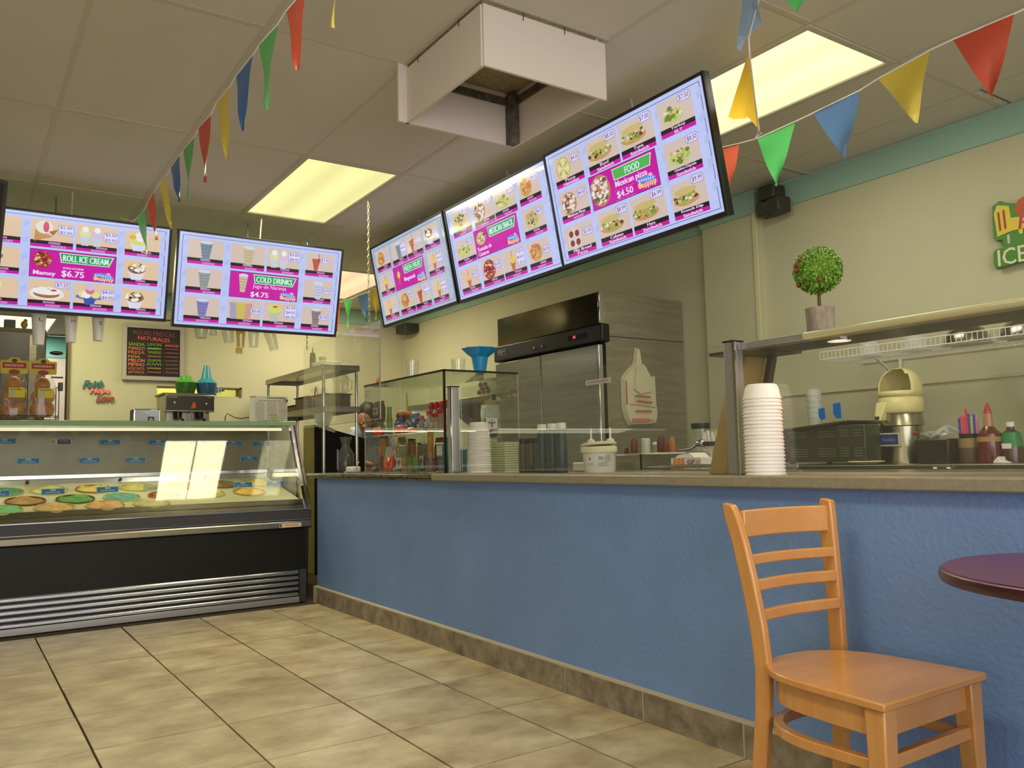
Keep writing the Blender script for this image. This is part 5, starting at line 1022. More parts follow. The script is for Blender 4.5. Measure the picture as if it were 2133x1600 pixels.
t = thing('straw_cup', 'clear cup with black rim holding white paper straws', 'cup', (2.93, 2.69, .9155)); part('cup_body', MB().lathe([(.035, 0), (.045, .12), (.042, .12), (.03, .004), (.0001, .004)], 18, caps=False), M['plastic_clear'], t); part('rim', MB().lathe([(.046, .12), (.049, .12), (.049, .14), (.046, .14)], 18, caps=False), M['black'], t)
for k in range(9):
    a = k * .7; part('straw', MB().tube([(.02 * math.cos(a), .02 * math.sin(a), .01), (.035 * math.cos(a), .03 * math.sin(a) + .01, .175 + .008 * (k % 3))], .006, 6), M['whitep'], t)
t = thing('cream_card', 'plain cream card leaning behind the straw cup', 'card', (3.02, 2.70, .9155)); part('sheet', B(0, -.09, 0, .01, .09, .20), mat('cream_card', rgb(196, 196, 150), .6), t)

# ================================================================ FRIDGE
t = thing('upright_fridge', 'two-door stainless upright fridge with a black control strip', 'fridge', (3.57, 4.23, 0))
D_, L_, H_ = .77, 1.255, 2.10
FS = mat('fridge_side', rgb(176, 170, 148), .42, .55, noise=(4, rgb(150, 144, 122), 2, (1, 1, 10))); FD = mat('fridge_door', rgb(168, 168, 158), .34, .7, noise=(4, rgb(136, 138, 132), 2.2, (1, .3, 6)))
part('cabinet', B(.035, 0, .12, D_, L_, H_), FS, t, bevel=.003)
part('side_seam', B(.06, -.002, 1.800, D_, .0, 1.804), M['black'], t)
part('top_panel', B(0, 0.012, 1.885, .035, L_, H_), mat('mirror_steel', rgb(120, 112, 92), .16, 1.0), t, bevel=.003)
part('corner_strip', B(-.006, -.004, 1.885, .03, .012, H_ + .004), M['chrome'], t, bevel=.003)
part('control_strip', B(-.04, -.06, 1.752, .035, L_ + .002, 1.876), M['black'], t, bevel=.012, label='black control strip')
for k, (y0, y1) in enumerate(((.005, .642), (.650, L_))):
    d = part('door', MB().box(-.028, y0, .2, .03, y1, 1.744), FD, t, bevel=.008)
part('door_edge', B(-.030, -.012, .2, .01, .005, 1.744), M['chrome'], t, bevel=.005, label='bright rounded door edge')
part('gasket', B(.012, -.012, .2, .034, .0, 1.75), M['rubber'], t)
part('grille', MB().box(-.01, .02, .12, .03, L_ - .02, .195), M['black'], t)
for y in (.60, .70): part('door_lock', MB().ball((-.042, y, 1.80), .011, 10, 6, sx=.5), M['chrome'], t)
s = Sheet(.12, .05, .0004); s.rect(0, 0, 1, 1, (150, 156, 176)); s.rect(.3, .08, .97, .92, (50, 66, 110)); s.rect(.04, .08, .28, .92, (16, 16, 22)); s.text('M', .06, .15, .3, .85, (230, 230, 236), .05); s.text('3', .34, .15, .52, .85, (230, 230, 240), .05); blur_word(s, .56, .3, .38, .2, (170, 180, 210), 3)
o = s.build('badge', PRINT, t, loc=(-.0405, L_ - .06, 1.845)); o.rotation_euler = (0, 0, R90)
part('display', MB().box(-.042, .10, 1.80, -.04, .30, 1.835), mat('strip_screen', rgb(40, 30, 40), .2), t); part('red_digits', MB().box(-.0435, .215, 1.808, -.042, .24, 1.828), emit_mat('red_led', (.85, .08, .10, 1)), t)
for x in (.1, .7):
    for y in (.1, L_ - .1): part('leg', MB().lathe([(.02, 0), (.02, .12)], 10, (x, y, 0)), M['dsteel'], t)
lv = MB()
for k in range(4): lv.box(-.002, .66 + .02 * (k % 2), 1.93 + .035 * k, 0, L_ - .1 - .12 * (k % 2), 1.945 + .035 * k)

# bundle of shopping bags hanging on the side of the fridge
t = thing('bag_bundle', 'bundle of white plastic shopping bags with red print hung on the fridge side', 'bags', (3.885, 4.226, 1.74))
def lump(pts, y0, dy, seed):
    R = random.Random(seed); n = len(pts); vs = []; cx = sum(p[0] for p in pts) / n; cz = sum(p[1] for p in pts) / n
    for (x, z) in pts: vs.append((x, y0, z))
    for (x, z) in pts: vs.append((cx + (x - cx) * .93 + R.uniform(-.004, .004), y0 - dy, cz + (z - cz) * .95 + R.uniform(-.004, .004)))
    vs.append((cx, y0 - dy * 1.3, cz))
    fs = [(i, (i + 1) % n, (i + 1) % n + n, i + n) for i in range(n)] + [(i + n, (i + 1) % n + n, 2 * n) for i in range(n)] + [tuple(range(n))]
    return MB().add(vs, fs)
BAG = mat('bag_plastic', rgb(216, 210, 176), .5, bump=(50, .5))
part('outer_bag', lump([(-.02, 0), (.0, -.01), (.015, -.11), (.06, -.19), (.135, -.20), (.14, -.40), (.15, -.47), (.135, -.525), (.06, -.545), (-.10, -.545), (-.13, -.50), (-.155, -.42), (-.155, -.22), (-.10, -.16), (-.045, -.12), (-.03, -.06)], 0, .035, 3), BAG, t, ang=.4)
part('inner_bag', lump([(-.03, -.12), (.03, -.12), (.07, -.22), (.12, -.20), (.125, -.32), (.12, -.42), (-.11, -.40), (-.12, -.26)], -.036, .012, 4), BAG, t, ang=.4)
part('folded_corner', lump([(-.06, -.14), (.02, -.13), (.07, -.20), (.075, -.31), (-.04, -.33), (-.085, -.30)], -.053, .012, 8), BAG, t, ang=.4)
s = Sheet(.20, .20, .0004); R = random.Random(4)
for k in range(9): s.rect(.08 + .075 * k, .03 + .003 * k, .14 + .075 * k, .09 + .004 * k, (180, 50, 44))
s.text('&', .04, .2, .08, .26, (180, 50, 44)); 
for k in range(8): s.rect(.14 + .085 * k, .2 + .006 * k, .2 + .085 * k, .28 + .006 * k, (180, 50, 44))
s.build('red_print', PRINT, t, loc=(-.10, -.0655, -.33))
s = Sheet(.22, .10, .0004)
for k in range(9): s.rect(.2 + .075 * k, .05, .25 + .075 * k, .2, (196, 90, 80))
s.rect(.05, .62, .8, .85, (220, 130, 110)); s.ell(.9, .75, .04, .08, (220, 130, 110)); s.build('red_print', PRINT, t, loc=(-.115, -.049, -.43))
s = Sheet(.02, .16, .0004); s.rect(.2, 0, .8, 1, (190, 80, 66)); s.build('red_print', PRINT, t, loc=(-.145, -.036, -.24))

# steel wall shelf beyond the fridge with a red-filled tub
t = thing('steel_wall_shelf', 'steel shelf beyond the fridge seen through the glass case', 'shelf', (3.55, 5.56, 1.465)); part('board', B(0, 0, 0, .42, 1.5, .045), M['steel'], t, bevel=.003); part('bracket', MB().prism([(.0, 0), (.4, 0), (.4, -.28)], 'y', .75, .77), M['dsteel'], t)
t = thing('red_candy_tub', 'clear tub holding dark red sweets on the steel shelf beyond the fridge', 'tub', (3.66, 5.70, 1.511)); part('tub_body', MB().box(-.08, -.1, 0, .08, .1, .13).box(-.09, -.11, .13, .09, .11, .14), M['plastic_milky'], t, bevel=.005)
for k in range(7): part('sweet', MB().ball((-.095, -.07 + .024 * k, .03 + .03 * (k % 3)), .018, 8, 6), mat('dark_red', rgb(120, 24, 20), .4), t)

# ================================================================ RIGHT BACK COUNTER
t = thing('back_counter', 'stainless work counter along the right wall under the wire shelf', 'counter', (0, 0, 0))
part('top', B(3.60, -.6, .893, 4.33, 3.02, .930), M['steel'], t, bevel=.003, label='steel worktop with bright edge'); part('cabinet', B(3.68, -.55, .05, 4.32, 3.0, .893), M['dsteel'], t)
part('hinge_plate', MB().box(3.596, 2.0 - .06, .898, 3.60, 2.04, .925).ball((3.594, 1.96, .912), .009, 8, 6).ball((3.594, 2.02, .912), .009, 8, 6), M['chrome'], t, label='chrome plate with two round bolts')
t = thing('double_press', 'pair of dark vented countertop cookers with a lid ajar', 'cooker', (3.78, 0, .9305))
VM = mat('dark_green_enamel', rgb(54, 56, 40), .3)
def vented(y0, y1, x0, nm, dp=.38):
    part(nm, B(x0, y0, .012, x0 + dp, y1, .198), VM, t, bevel=.006)
    sl = MB(); L = y1 - y0
    for a, b in ((.12, .42), (.60, .90)):
        for z in [.142 + .013 * j for j in range(3)] + [.04 + .013 * j for j in range(4)]: sl.box(x0 - .0015, y0 + L * (1 - b), z, x0 + .001, y0 + L * (1 - a), z + .005)
    part('vent_slot', sl, mat('vent_light', rgb(120, 120, 90), .4, .5), t)
vented(2.62, 2.99, .03, 'far_body'); vented(2.445, 2.605, -.04, 'near_body', .13)
o = part('lid', B(.0, -.10, 0, .36, .24, .012), M['dsteel'], t, bevel=.004, loc=(0, 2.67, .205)); o.rotation_euler = (-.08, 0, 0)
part('foot', MB().lathe([(.015, 0), (.015, .0125)], 8, (.05, 2.45, 0)).lathe([(.015, 0), (.015, .0125)], 8, (.05, 2.95, 0)).lathe([(.015, 0), (.015, .0125)], 8, (.10, 2.47, 0)).lathe([(.015, 0), (.015, .0125)], 8, (.38, 2.95, 0)), M['black'], t)
t = thing('white_plate', 'white plate with a yellow rim at the edge of the steel work counter', 'plate', (3.70, 2.42, .9305)); part('plate', MB().lathe([(.04, 0), (.085, .014), (.082, .017), (.0001, .006)], 24), M['cream_p'], t)
t = thing('foam_cup_stack', 'column of clear cups behind the stacked foam bowls', 'cups', (4.05, 3.05 - .02, .9305)); t.location = (3.9, 2.86 + .32, .9305); t.location = (3.92, 2.96, .9305 + .205)
t.location = (3.98, 2.90, 1.1425 - .012 + .0)
cu = MB()
for k in range(6): cu.lathe([(.032, .03 * k), (.042, .03 * k + .06), (.046, .06 + .03 * k), (.046, .064 + .03 * k)], 18, caps=False)
part('cups', cu, M['plastic_milky'], t)
# juicer
t = thing('citrus_juicer', 'cream-domed electric citrus juicer with metal base and blue badge', 'juicer', (4.03, 2.42, .9305))
prof = []
part('base', MB().lathe([(.112, 0), (.110, .02), (.100, .07), (.095, .15), (.095, .185)], 32), mat('juicer_steel', rgb(176, 172, 150), .26, 1.0), t)
part('collar', MB().lathe([(.098, .188), (.105, .19), (.098, .235), (.093, .25)], 32), mat('juicer_steel', rgb(176, 172, 150), .26, 1.0), t)
part('collar_gap', MB().lathe([(.087, .183), (.087, .19)], 32), M['black'], t)
vs = []; fs = []; n = 36; pr = [(.098, .245), (.106, .262), (.106, .40), (.100, .43), (.086, .458), (.06, .478), (.03, .488)]
dm = MB(); dm.lathe([(.098, .25), (.105, .262), (.105, .335)], n, caps=False)
# hood with scooped opening toward the counter (local -x,+y side)
rings = [(.106, .335), (.106, .365), (.105, .395), (.098, .425), (.083, .452), (.06, .472), (.032, .484), (.0005, .488)]
base = len(dm.v); hv = []
for (r, z) in rings:
    for k in range(n): a = 2 * math.pi * k / n; hv.append((r * math.cos(a), r * math.sin(a), z))
hf = []
for i in range(len(rings) - 1):
    for k in range(n):
        a = 2 * math.pi * (k + .5) / n; d = abs((a - math.radians(172) + math.pi) % (2 * math.pi) - math.pi)
        zc = (rings[i][1] + rings[i + 1][1]) / 2
        if i > 0 and i < 6 and d < math.radians(66 if zc < .44 else 56) * (1 if zc < .46 else 1.1): continue
        hf.append((i * n + k, i * n + (k + 1) % n, (i + 1) * n + (k + 1) % n, (i + 1) * n + k))
dm.add(hv, hf)
o = part('hood', dm, M['cream_p'], t, label='cream plastic hood with a scooped opening'); sd = o.modifiers.new('solid', 'SOLIDIFY'); sd.thickness = .006
part('reamer_bowl', MB().lathe([(.09, .30), (.04, .33), (.012, .38), (.0005, .385)], 20), mat('reamer_grey', rgb(120, 112, 84), .5), t)  # plain grey-tan colour for the reamer bowl
sp = MB().hexa([(-.145, .03, .215), (-.09, .03, .215), (-.09, .065, .215), (-.145, .065, .215)], [(-.105, .015, .31), (-.08, .015, .31), (-.08, .075, .31), (-.105, .075, .31)])
part('spout', sp, M['cream_p'], t, bevel=.006); part('spout_mouth', B(-.1462, .037, .220, -.140, .058, .238), M['dark'], t)
s = Sheet(.115, .066, .0004); s.rect(0, 0, 1, 1, (214, 206, 170)); s.rect(.06, .1, .94, .9, (36, 46, 110)); s.text('Sunkist', .2, .36, .8, .64, (120, 150, 200), .03)
part('badge_plate', B(-.109, -.04, .088, -.08, .065, .152), M['cream_p'], t); o = s.build('badge', PRINT, t, loc=(-.1105, .068, .153)); o.rotation_euler = (0, 0, R90)
part('switch', MB().ball((-.04, -.088, .15), .013, 10, 6), mat('red_cap', rgb(176, 26, 22), .35), t)
t = thing('white_plug', 'small white plug beside the foot of the juicer', 'plug', (3.86, 2.49, .9305)); part('plug', B(-.015, -.02, 0, .015, .02, .03), M['whitep'], t, bevel=.005)
# bin with lids
t = thing('black_bin', 'black bin filled with clear plastic lids right of the juicer', 'bin', (3.93, 2.17, .9305))
part('bin_body', MB().hexa([(-.08, -.075, 0), (.08, -.075, 0), (.08, .075, 0), (-.08, .075, 0)], [(-.09, -.085, .115), (.09, -.085, .115), (.09, .085, .115), (-.09, .085, .115)]), mat('black_brown', rgb(38, 26, 18), .35), t, bevel=.008)
for k in range(7):
    o = part('clear_lid', MB().lathe([(.03, 0), (.036, .006), (.03, .01), (.0001, .012)], 16), M['plastic_milky'], t, loc=(-.03 + .012 * (k % 3), .055 - .021 * k, .122 + .006 * k)); o.rotation_euler = (.4, .5, k)
t = thing('black_kettle', 'round black pot between the juicer and the black bin', 'pot', (4.1, 2.26, .9305)); part('pot_body', MB().lathe([(.05, 0), (.065, .03), (.06, .09), (.03, .105), (.0001, .105)], 20).tube([(-.05, 0, .08), (-.07, 0, .12), (-.03, 0, .15)], .006, 6), M['black'], t)
t = thing('spoon_cup', 'cup of coloured plastic spoons on a tan canister', 'cup', (3.95, 2.045, .9305))
part('canister', MB().lathe([(.046, 0), (.05, .01), (.05, .07)], 20), mat('brown_canister', rgb(96, 72, 52), .5), t); part('canister_band', MB().lathe([(.05, .07), (.05, .112), (.045, .114)], 20), mat('tan_band', rgb(150, 128, 84), .5), t); part('cup_rim', MB().lathe([(.04, .114), (.045, .135), (.0001, .135)], 20), M['black'], t)
cols = [(70, 70, 160), (214, 90, 110), (214, 90, 110), (226, 60, 90), (60, 90, 190), (214, 190, 90), (60, 90, 190), (220, 130, 170)]
for k, c in enumerate(cols):
    y = .04 - .0115 * k; hgt = (.07, .085, .08, .115, .09, .075, .085, .07)[k]
    part('spoon', MB().box(-.006, y - .005, .13, -.002, y + .005, .13 + hgt).ball((-.004, y, .13 + hgt), .0075, 8, 6, sx=.4, sz=1.6), mat('spoon%d%d' % (c[0], c[1]), rgb(*c), .4), t)
t = thing('dark_spice_jar', 'dark jar behind the coloured spoons', 'jar', (4.08, 2.12, .9305)); part('jar_body', MB().lathe([(.035, 0), (.04, .12), (.03, .14), (.0001, .14)], 16), M['dark'], t)
t = thing('yellow_lid_cup', 'brown cup with a yellow band beside the syrup bottle', 'cup', (3.96, 1.985 - .02, .9305)); t.location = (4.06, 1.995, .9305)
part('cup_body', MB().lathe([(.038, 0), (.042, .065)], 18), mat('brown_cup', rgb(74, 46, 26), .4), t); part('yellow_band', MB().lathe([(.044, .065), (.044, .075)], 18), mat('yellow_band', rgb(206, 180, 80), .4), t); part('upper', MB().lathe([(.042, .075), (.04, .10), (.0001, .10)], 18), mat('dark_red_brown', rgb(84, 40, 24), .4), t)
t = thing('syrup_bottle', 'tall dark red syrup bottle with a long neck and red pourer', 'bottle', (3.93, 1.955 - .01, .9305))
part('bottle_body', MB().lathe([(.052, 0), (.055, .01), (.050, .10), (.050, .13), (.028, .155), (.022, .165)], 24), mat('red_syrup', rgb(96, 24, 14), .15, spec=.8), t); part('neck', MB().lathe([(.022, .16), (.017, .22), (.0165, .232)], 18), mat('pinkish_glass', rgb(180, 130, 100), .2), t)
part('pourer', MB().lathe([(.018, .225), (.014, .24), (.008, .262), (.0001, .275)], 14), mat('red_cap', rgb(176, 26, 22), .35), t); part('label_band', MB().lathe([(.0515, .095), (.0515, .118)], 24, caps=False), mat('tan_label', rgb(170, 130, 80), .5), t)
t = thing('green_label_bottle', 'brown bottle with green label and white cap at the right end', 'bottle', (3.96, 1.865, .9305))
part('bottle_body', MB().lathe([(.045, 0), (.048, .06), (.036, .13), (.016, .15), (.015, .165)], 22), mat('brown_liquid', rgb(70, 44, 24), .2, spec=.8), t); part('label_band', MB().lathe([(.0475, .07), (.0385, .135)], 22, caps=False), mat('green_label', rgb(40, 130, 70), .4), t)
part('cap', MB().lathe([(.017, .16), (.017, .182), (.0001, .182)], 14), M['whitep'], t); part('label_white', B(-.0475, -.02, .062, -.044, .02, .085), M['whitep'], t)
t = thing('white_rag', 'scrap of crumpled white paper at the right end of the steel counter', 'paper', (3.80, 1.80, .9305)); part('sheet', MB().prism([(0, 0), (.06, 0), (.055, .012), (.035, .03), (.03, .012)], 'x', -.03, .03), M['whitep'], t, bevel=.003)
t = thing('paper_towel_edge', 'pale grey dispenser at the right edge of the view', 'dispenser', (4.2, 1.78, .9305)); part('housing', B(-.06, -.12, 0, .12, .03, .30), mat('grey_box', rgb(150, 146, 116), .5), t, bevel=.01)

# wire wall shelf with bowls
t = thing('wire_shelf', 'white wire shelf on the right wall above the juicer', 'shelf', (3.95, 0, 1.50))
ws = MB()
for (x, z) in ((0, 0), (0, .04), (.2, 0), (.39, 0)): ws.tube([(x, -.5, z), (x, 2.82, z)], .0032, 6)
part('rail', ws, M['whitep'], t); ws = MB()
for k in range(134): y = -.5 + .025 * k; ws.box(0, y - .0012, -.0012, .395, y + .0012, .0012).box(-.0015, y - .0012, 0, .0015, y + .0012, .04) if k % 1 == 0 else None
part('wire', ws, M['whitep'], t)
for y in (2.59, .9): part('bracket', MB().tube([(.385, y, 0), (.385, y, -.14)], 0, flat=(.018, .012)).tube([(.382, y, -.13), (.15, y, -.006)], 0, flat=(.012, .010)), M['whitep'], t)
for k, (y, m_, c, lb) in enumerate(((2.10, 'chrome', .105, 'shiny steel bowl upside down on the wire shelf, left of two'), (1.82, 'chrome', .12, 'shiny steel bowl upside down on the wire shelf, nearest the right edge'), (2.62, 'plastic_milky', .06, 'translucent bowl at the left end of the wire shelf'), (2.36, 'plastic_milky', .07, 'translucent bowl in the middle of the wire shelf'))):
    t = thing('upturned_bowl', lb, 'bowl', (4.10, y, 1.5035), group='bowls on the wire shelf'); part('bowl', MB().lathe([(c * 1.06, 0), (c, .004), (c * .93, .04), (c * .7, .075), (c * .35, .09), (.0001, .092)], 26), M[m_] if k > 1 else mat('bowl_steel', rgb(150, 146, 130), .2, 1.0), t)

# ================================================================ ON THE WALLS
t = thing('corner_speaker', 'small black twin speaker unit mounted on the teal band', 'speaker', (4.27, 3.33, 2.49))
SP = mat('speaker_grey', rgb(58, 58, 44), .5)
part('mount', B(-.06, -.05, .10, .06, .07, .19), SP, t, bevel=.01); o = part('speaker_box', B(-.06, -.10, 0, .05, .015, .10), SP, t, bevel=.012); o.rotation_euler = (0, 0, -.15); o = part('speaker_box', B(-.06, -.01, 0, .05, .09, .09), SP, t, bevel=.012); o.rotation_euler = (0, 0, .15)
t = thing('wall_speaker', 'small dark box on the right wall below the farthest counter screen', 'speaker', (4.22, 8.43, 2.44)); part('speaker_box', B(-.04, -.13, 0, .12, .13, .10), M['dark'], t, bevel=.01)
# painter tape on the near glass pane
for (y0, y1, z0, z1, lb) in ((1.635, 1.659, 1.098, 1.137, 'short strip of blue tape on the near glass pane, left one'), (1.578, 1.605, 1.101, 1.150, 'taller strip of blue tape on the near glass pane, right one')):
    t = thing('blue_tape_strip', lb, 'tape', (2.2958, (y0 + y1) / 2, z0), group='strips of blue tape'); a = (y1 - y0) / 2; h = z1 - z0
    part('tape', MB().prism([(-a, .004 if y0 > 1.6 else 0), (a * .3, 0), (a, h * .3), (a, h * .95), (-a * .9, h), (-a, h * .6)], 'x', 0, .0008), mat('blue_tape', rgb(30, 100, 180), .5), t)
# ice cream sign
t = thing('ice_cream_sign', 'green ICE CREAM cut-out sign with a yellow popsicle on the right wall', 'wall sign', (4.335, 2.04, 2.225))
def P2(l): return [(y, z) for y, z in l]
gm = mat('sign_green', rgb(74, 136, 44), .5); ym = mat('sign_yellow', rgb(222, 200, 60), .5); rm = mat('sign_red', rgb(160, 60, 40), .5)
green = [(.0, -.09), (-.005, -.02), (-.04, .0), (-.075, -.02), (-.12, -.035), (-.15, -.015), (-.5, -.02), (-.5, -.34), (-.28, -.34), (-.11, -.325), (.0, -.34), (.008, -.31), (.008, -.26), (-.005, -.24), (-.04, -.24), (-.04, -.20), (-.01, -.20), (0.0, -.18)]
part('green_board', MB().prism(green, 'x', -.03, 0), gm, t, bevel=.004)
part('popsicle', MB().prism([(-.012, -.06), (-.03, -.022), (-.06, -.03), (-.085, -.04), (-.09, -.10), (-.13, -.105), (-.16, -.10), (-.48, -.10), (-.48, -.165), (-.14, -.165), (-.14, -.19), (-.125, -.19), (-.12, -.165), (-.09, -.165), (-.022, -.18)], 'x', -.034, -.030), ym, t)
part('red_bars', MB().prism([(-.030, -.06), (-.038, -.058), (-.042, -.15), (-.034, -.155)], 'x', -.037, -.034).prism([(-.055, -.055), (-.063, -.053), (-.067, -.145), (-.059, -.15)], 'x', -.037, -.034), rm, t); part('red_scoop', MB().lathe([(.055, 0), (.055, .004)], 20).__class__().prism([(-.165 + .055 * math.cos(a), -.06 + .05 * math.sin(a)) for a in [math.pi * 2 * k / 14 for k in range(14)]], 'x', -.033, -.030), mat('sign_orange', rgb(186, 84, 30), .5), t)
part('stick', B(-.032, -.078, -.225, -.030, -.066, -.18), M['alu'], t)
s = Sheet(.5, .11, .0004); s.text('ICE CREAM', .02, .1, .98, .85, (226, 220, 190), .05, slope=-.05); o = s.build('lettering', PRINT, t, loc=(-.0305, -.005, -.235)); o.rotation_euler = (0, 0, R90)
s = Sheet(.3, .08, .0004); s.text('Pa', .02, .1, .34, .9, (190, 60, 80), .02, shear=.04); o = s.build('script', PRINT, t, loc=(-.0345, -.115, -.095)); o.rotation_euler = (0, 0, R90)
part('standoff', MB().lathe([(.006, 0), (.006, .0145)], 8).__class__().box(0, -.1, -.1, .0145, -.09, -.09).box(0, -.4, -.3, .0145, -.39, -.29), M['dark'], t)

# topiary on the overshelf
t = thing('topiary', 'artificial ball topiary with red berries in a grey stone-look pot on the overshelf', 'plant', (2.45, 1.743, 1.3745))
part('pot', MB().lathe([(.043, 0), (.048, .112), (.042, .114), (.040, .10), (.0001, .10)], 26), mat('stone_pot', rgb(176, 160, 148), .8, noise=(30, rgb(130, 116, 106), 2.6, (1, 1, .35)), bump=(60, .9)), t); part('stem', MB().lathe([(.0065, .09), (.0058, .19)], 10), mat('bark', rgb(92, 74, 52), .8), t)
bl = MB(); R = random.Random(3); bc = Vector((0, 0, .243)); br_ = .1
bl.ball(tuple(bc), .068, 16, 10)
for k in range(2400):
    z = R.uniform(-1, 1); a = R.uniform(0, 6.283); q = math.sqrt(1 - z * z); n_ = Vector((q * math.cos(a), q * math.sin(a), z)); p = bc + n_ * R.uniform(.064, .079)
    u = n_.orthogonal().normalized(); u = (Matrix.Rotation(R.uniform(0, 6.28), 3, n_) @ u); tip = p + (n_ * .55 + u * .8).normalized() * R.uniform(.009, .014); sv = n_.cross(u) * .0034
    mid = p + (tip - p) * .5; bl.add([p, mid + sv, tip, mid - sv], [(0, 1, 2, 3)])
part('foliage', bl, mat('boxwood', rgb(142, 184, 58), .45, noise=(50, rgb(80, 124, 32), 2.2)), t, smooth=False)['kind'] = 'stuff'
for (dx, dy, dz) in ((-.03, .065, .07), (-.072, .02, .035), (-.076, .035, .02), (-.07, .03, .0), (-.06, -.05, -.055), (-.05, .062, -.058)):
    v = Vector((dx, dy, dz)).normalized() * .078; part('berry', MB().ball(tuple(bc + v), .009, 8, 6), mat('berry', rgb(130, 56, 40), .5), t)

# ================================================================ BUNTING
PC = {'r': (200, 82, 62), 'g': (92, 172, 98), 'b': (66, 104, 160), 'y': (212, 190, 80), 'o': (232, 112, 80), 'G': (104, 216, 122), 'B': (108, 150, 204), 'Y': (236, 194, 60), 'L': (160, 186, 222)}
def pmat(c):
    if 'pennant_' + c in MATS: return MATS['pennant_' + c]
    mt = mat('pennant_' + c, rgb(*PC[c]), .3, bump=(14, .5)); nt = mt.node_tree; b = nt.nodes['Principled BSDF']; tr = nt.nodes.new('ShaderNodeBsdfTranslucent'); tr.inputs[0].default_value = rgb(*PC[c])
    mx = nt.nodes.new('ShaderNodeMixShader'); mx.inputs[0].default_value = .35; o = nt.nodes['Material Output']; nt.links.new(b.outputs[0], mx.inputs[1]); nt.links.new(tr.outputs[0], mx.inputs[2]); nt.links.new(mx.outputs[0], o.inputs[0]); return mt
def pennant(x, a, b, tip, c, parent, seed, amp=.006, dx=0.0):
    """a, b = (y,z) ends of the hem on the cord, tip = (y,z); hangs in the plane x, slightly curled"""
    R = random.Random(seed); ph = R.uniform(0, 6); rows = 8; cols = 4; vs = []; fs = []
    for i in range(rows + 1):
        v = i / rows
        for j in range(cols + 1):
            u = j / cols
            hy = a[0] + (b[0] - a[0]) * u; hz = a[1] + (b[1] - a[1]) * u
            y = hy + (tip[0] - hy) * v; z = hz + (tip[1] - hz) * v
            vs.append((x + amp * math.sin(5 * v + ph + 3 * u) * (.3 + v) + dx * v * v, y, z))
    for i in range(rows):
        for j in range(cols): k = i * (cols + 1) + j; fs.append((k, k + 1, k + cols + 2, k + cols + 1))
    return part('pennant', MB().add(vs, fs), pmat(c), parent, ang=3)
t = thing('pennant_string', 'string of glossy pennants running along the left ceiling toward the menu screens', 'bunting', (0, 0, 0))
P1 = [((1.995, 2.30), (1.93, 2.297), (1.988, 2.137), 'y'), ((2.364, 2.36), (2.183, 2.345), (2.275, 2.142), 'r'), ((2.629, 2.371), (2.444, 2.354), (2.551, 2.124), 'g'), ((2.903, 2.375), (2.692, 2.365), (2.827, 2.151), 'b'), ((3.169, 2.378), (2.971, 2.366), (3.02, 2.108), 'y'),
      ((3.438, 2.372), (3.247, 2.359), (3.318, 2.111), 'r'), ((3.70, 2.367), (3.518, 2.361), (3.60, 2.125), 'g'), ((3.969, 2.37), (3.774, 2.365), (3.79, 2.163), 'b'), ((4.226, 2.366), (4.04, 2.358), (3.95, 2.078), 'y'), ((4.524, 2.345), (4.341, 2.36), (4.263, 2.10), 'r'), ((4.792, 2.343), (4.588, 2.338), (4.476, 2.062), 'g')]
for k, (a, b, tp, c) in enumerate(P1): pennant(.8, a, b, tp, c, t, k)
cp = []
for a, b, tp, c in P1: cp += [(.8, b[0], b[1] + .002), (.8, a[0], a[1] + .002)]
part('cord', MB().tube([(.8, 1.2, 2.27)] + cp + [(.81, 5.0, 2.38), (.82, 5.5, 2.532)], .0028, 6), M['whitep'], t)
t = thing('pennant_string', 'string of glossy pennants running behind the counter screens to the upper right', 'bunting', (0, 0, 0))
P2_ = [((2.56, 2.385), (2.386, 2.36), (2.458, 2.163), 'o'), ((2.291, 2.349), (2.09, 2.355), (2.206, 2.118), 'G'), ((2.006, 2.359), (1.799, 2.372), (1.872, 2.111), 'B'), ((1.72, 2.388), (1.516, 2.412), (1.586, 2.171), 'y'), ((1.435, 2.415), (1.232, 2.412), (1.321, 2.157), 'r'),
       ((7.116, 2.443), (6.925, 2.42), (7.05, 2.177), 'r'), ((6.859, 2.421), (6.667, 2.41), (6.786, 2.174), 'G'), ((6.574, 2.414), (6.336, 2.405), (6.398, 2.175), 'B'), ((6.269, 2.417), (6.092, 2.405), (6.199, 2.153), 'Y'),
       ((5.95, 2.40), (5.76, 2.395), (5.85, 2.15), 'r'), ((2.83, 2.40), (2.64, 2.392), (2.73, 2.17), 'y')]
for k, (a, b, tp, c) in enumerate(P2_): pennant(2.85, a, b, tp, c, t, 40 + k, .009)
cp = []
for a, b, tp, c in sorted(P2_, key=lambda q: q[0][0]): cp += [(2.85, b[0], b[1] + .002), (2.85, a[0], a[1] + .002)]
part('cord', MB().tube([(2.85, .7, 2.44)] + cp + [(2.85, 7.6, 2.5), (2.86, 8.6, 2.60)], .0032, 6), M['whitep'], t)
t = thing('pennant_string', 'loose end of bunting with pale blue and yellow pennants tied down near the bright light', 'bunting', (0, 0, 0))
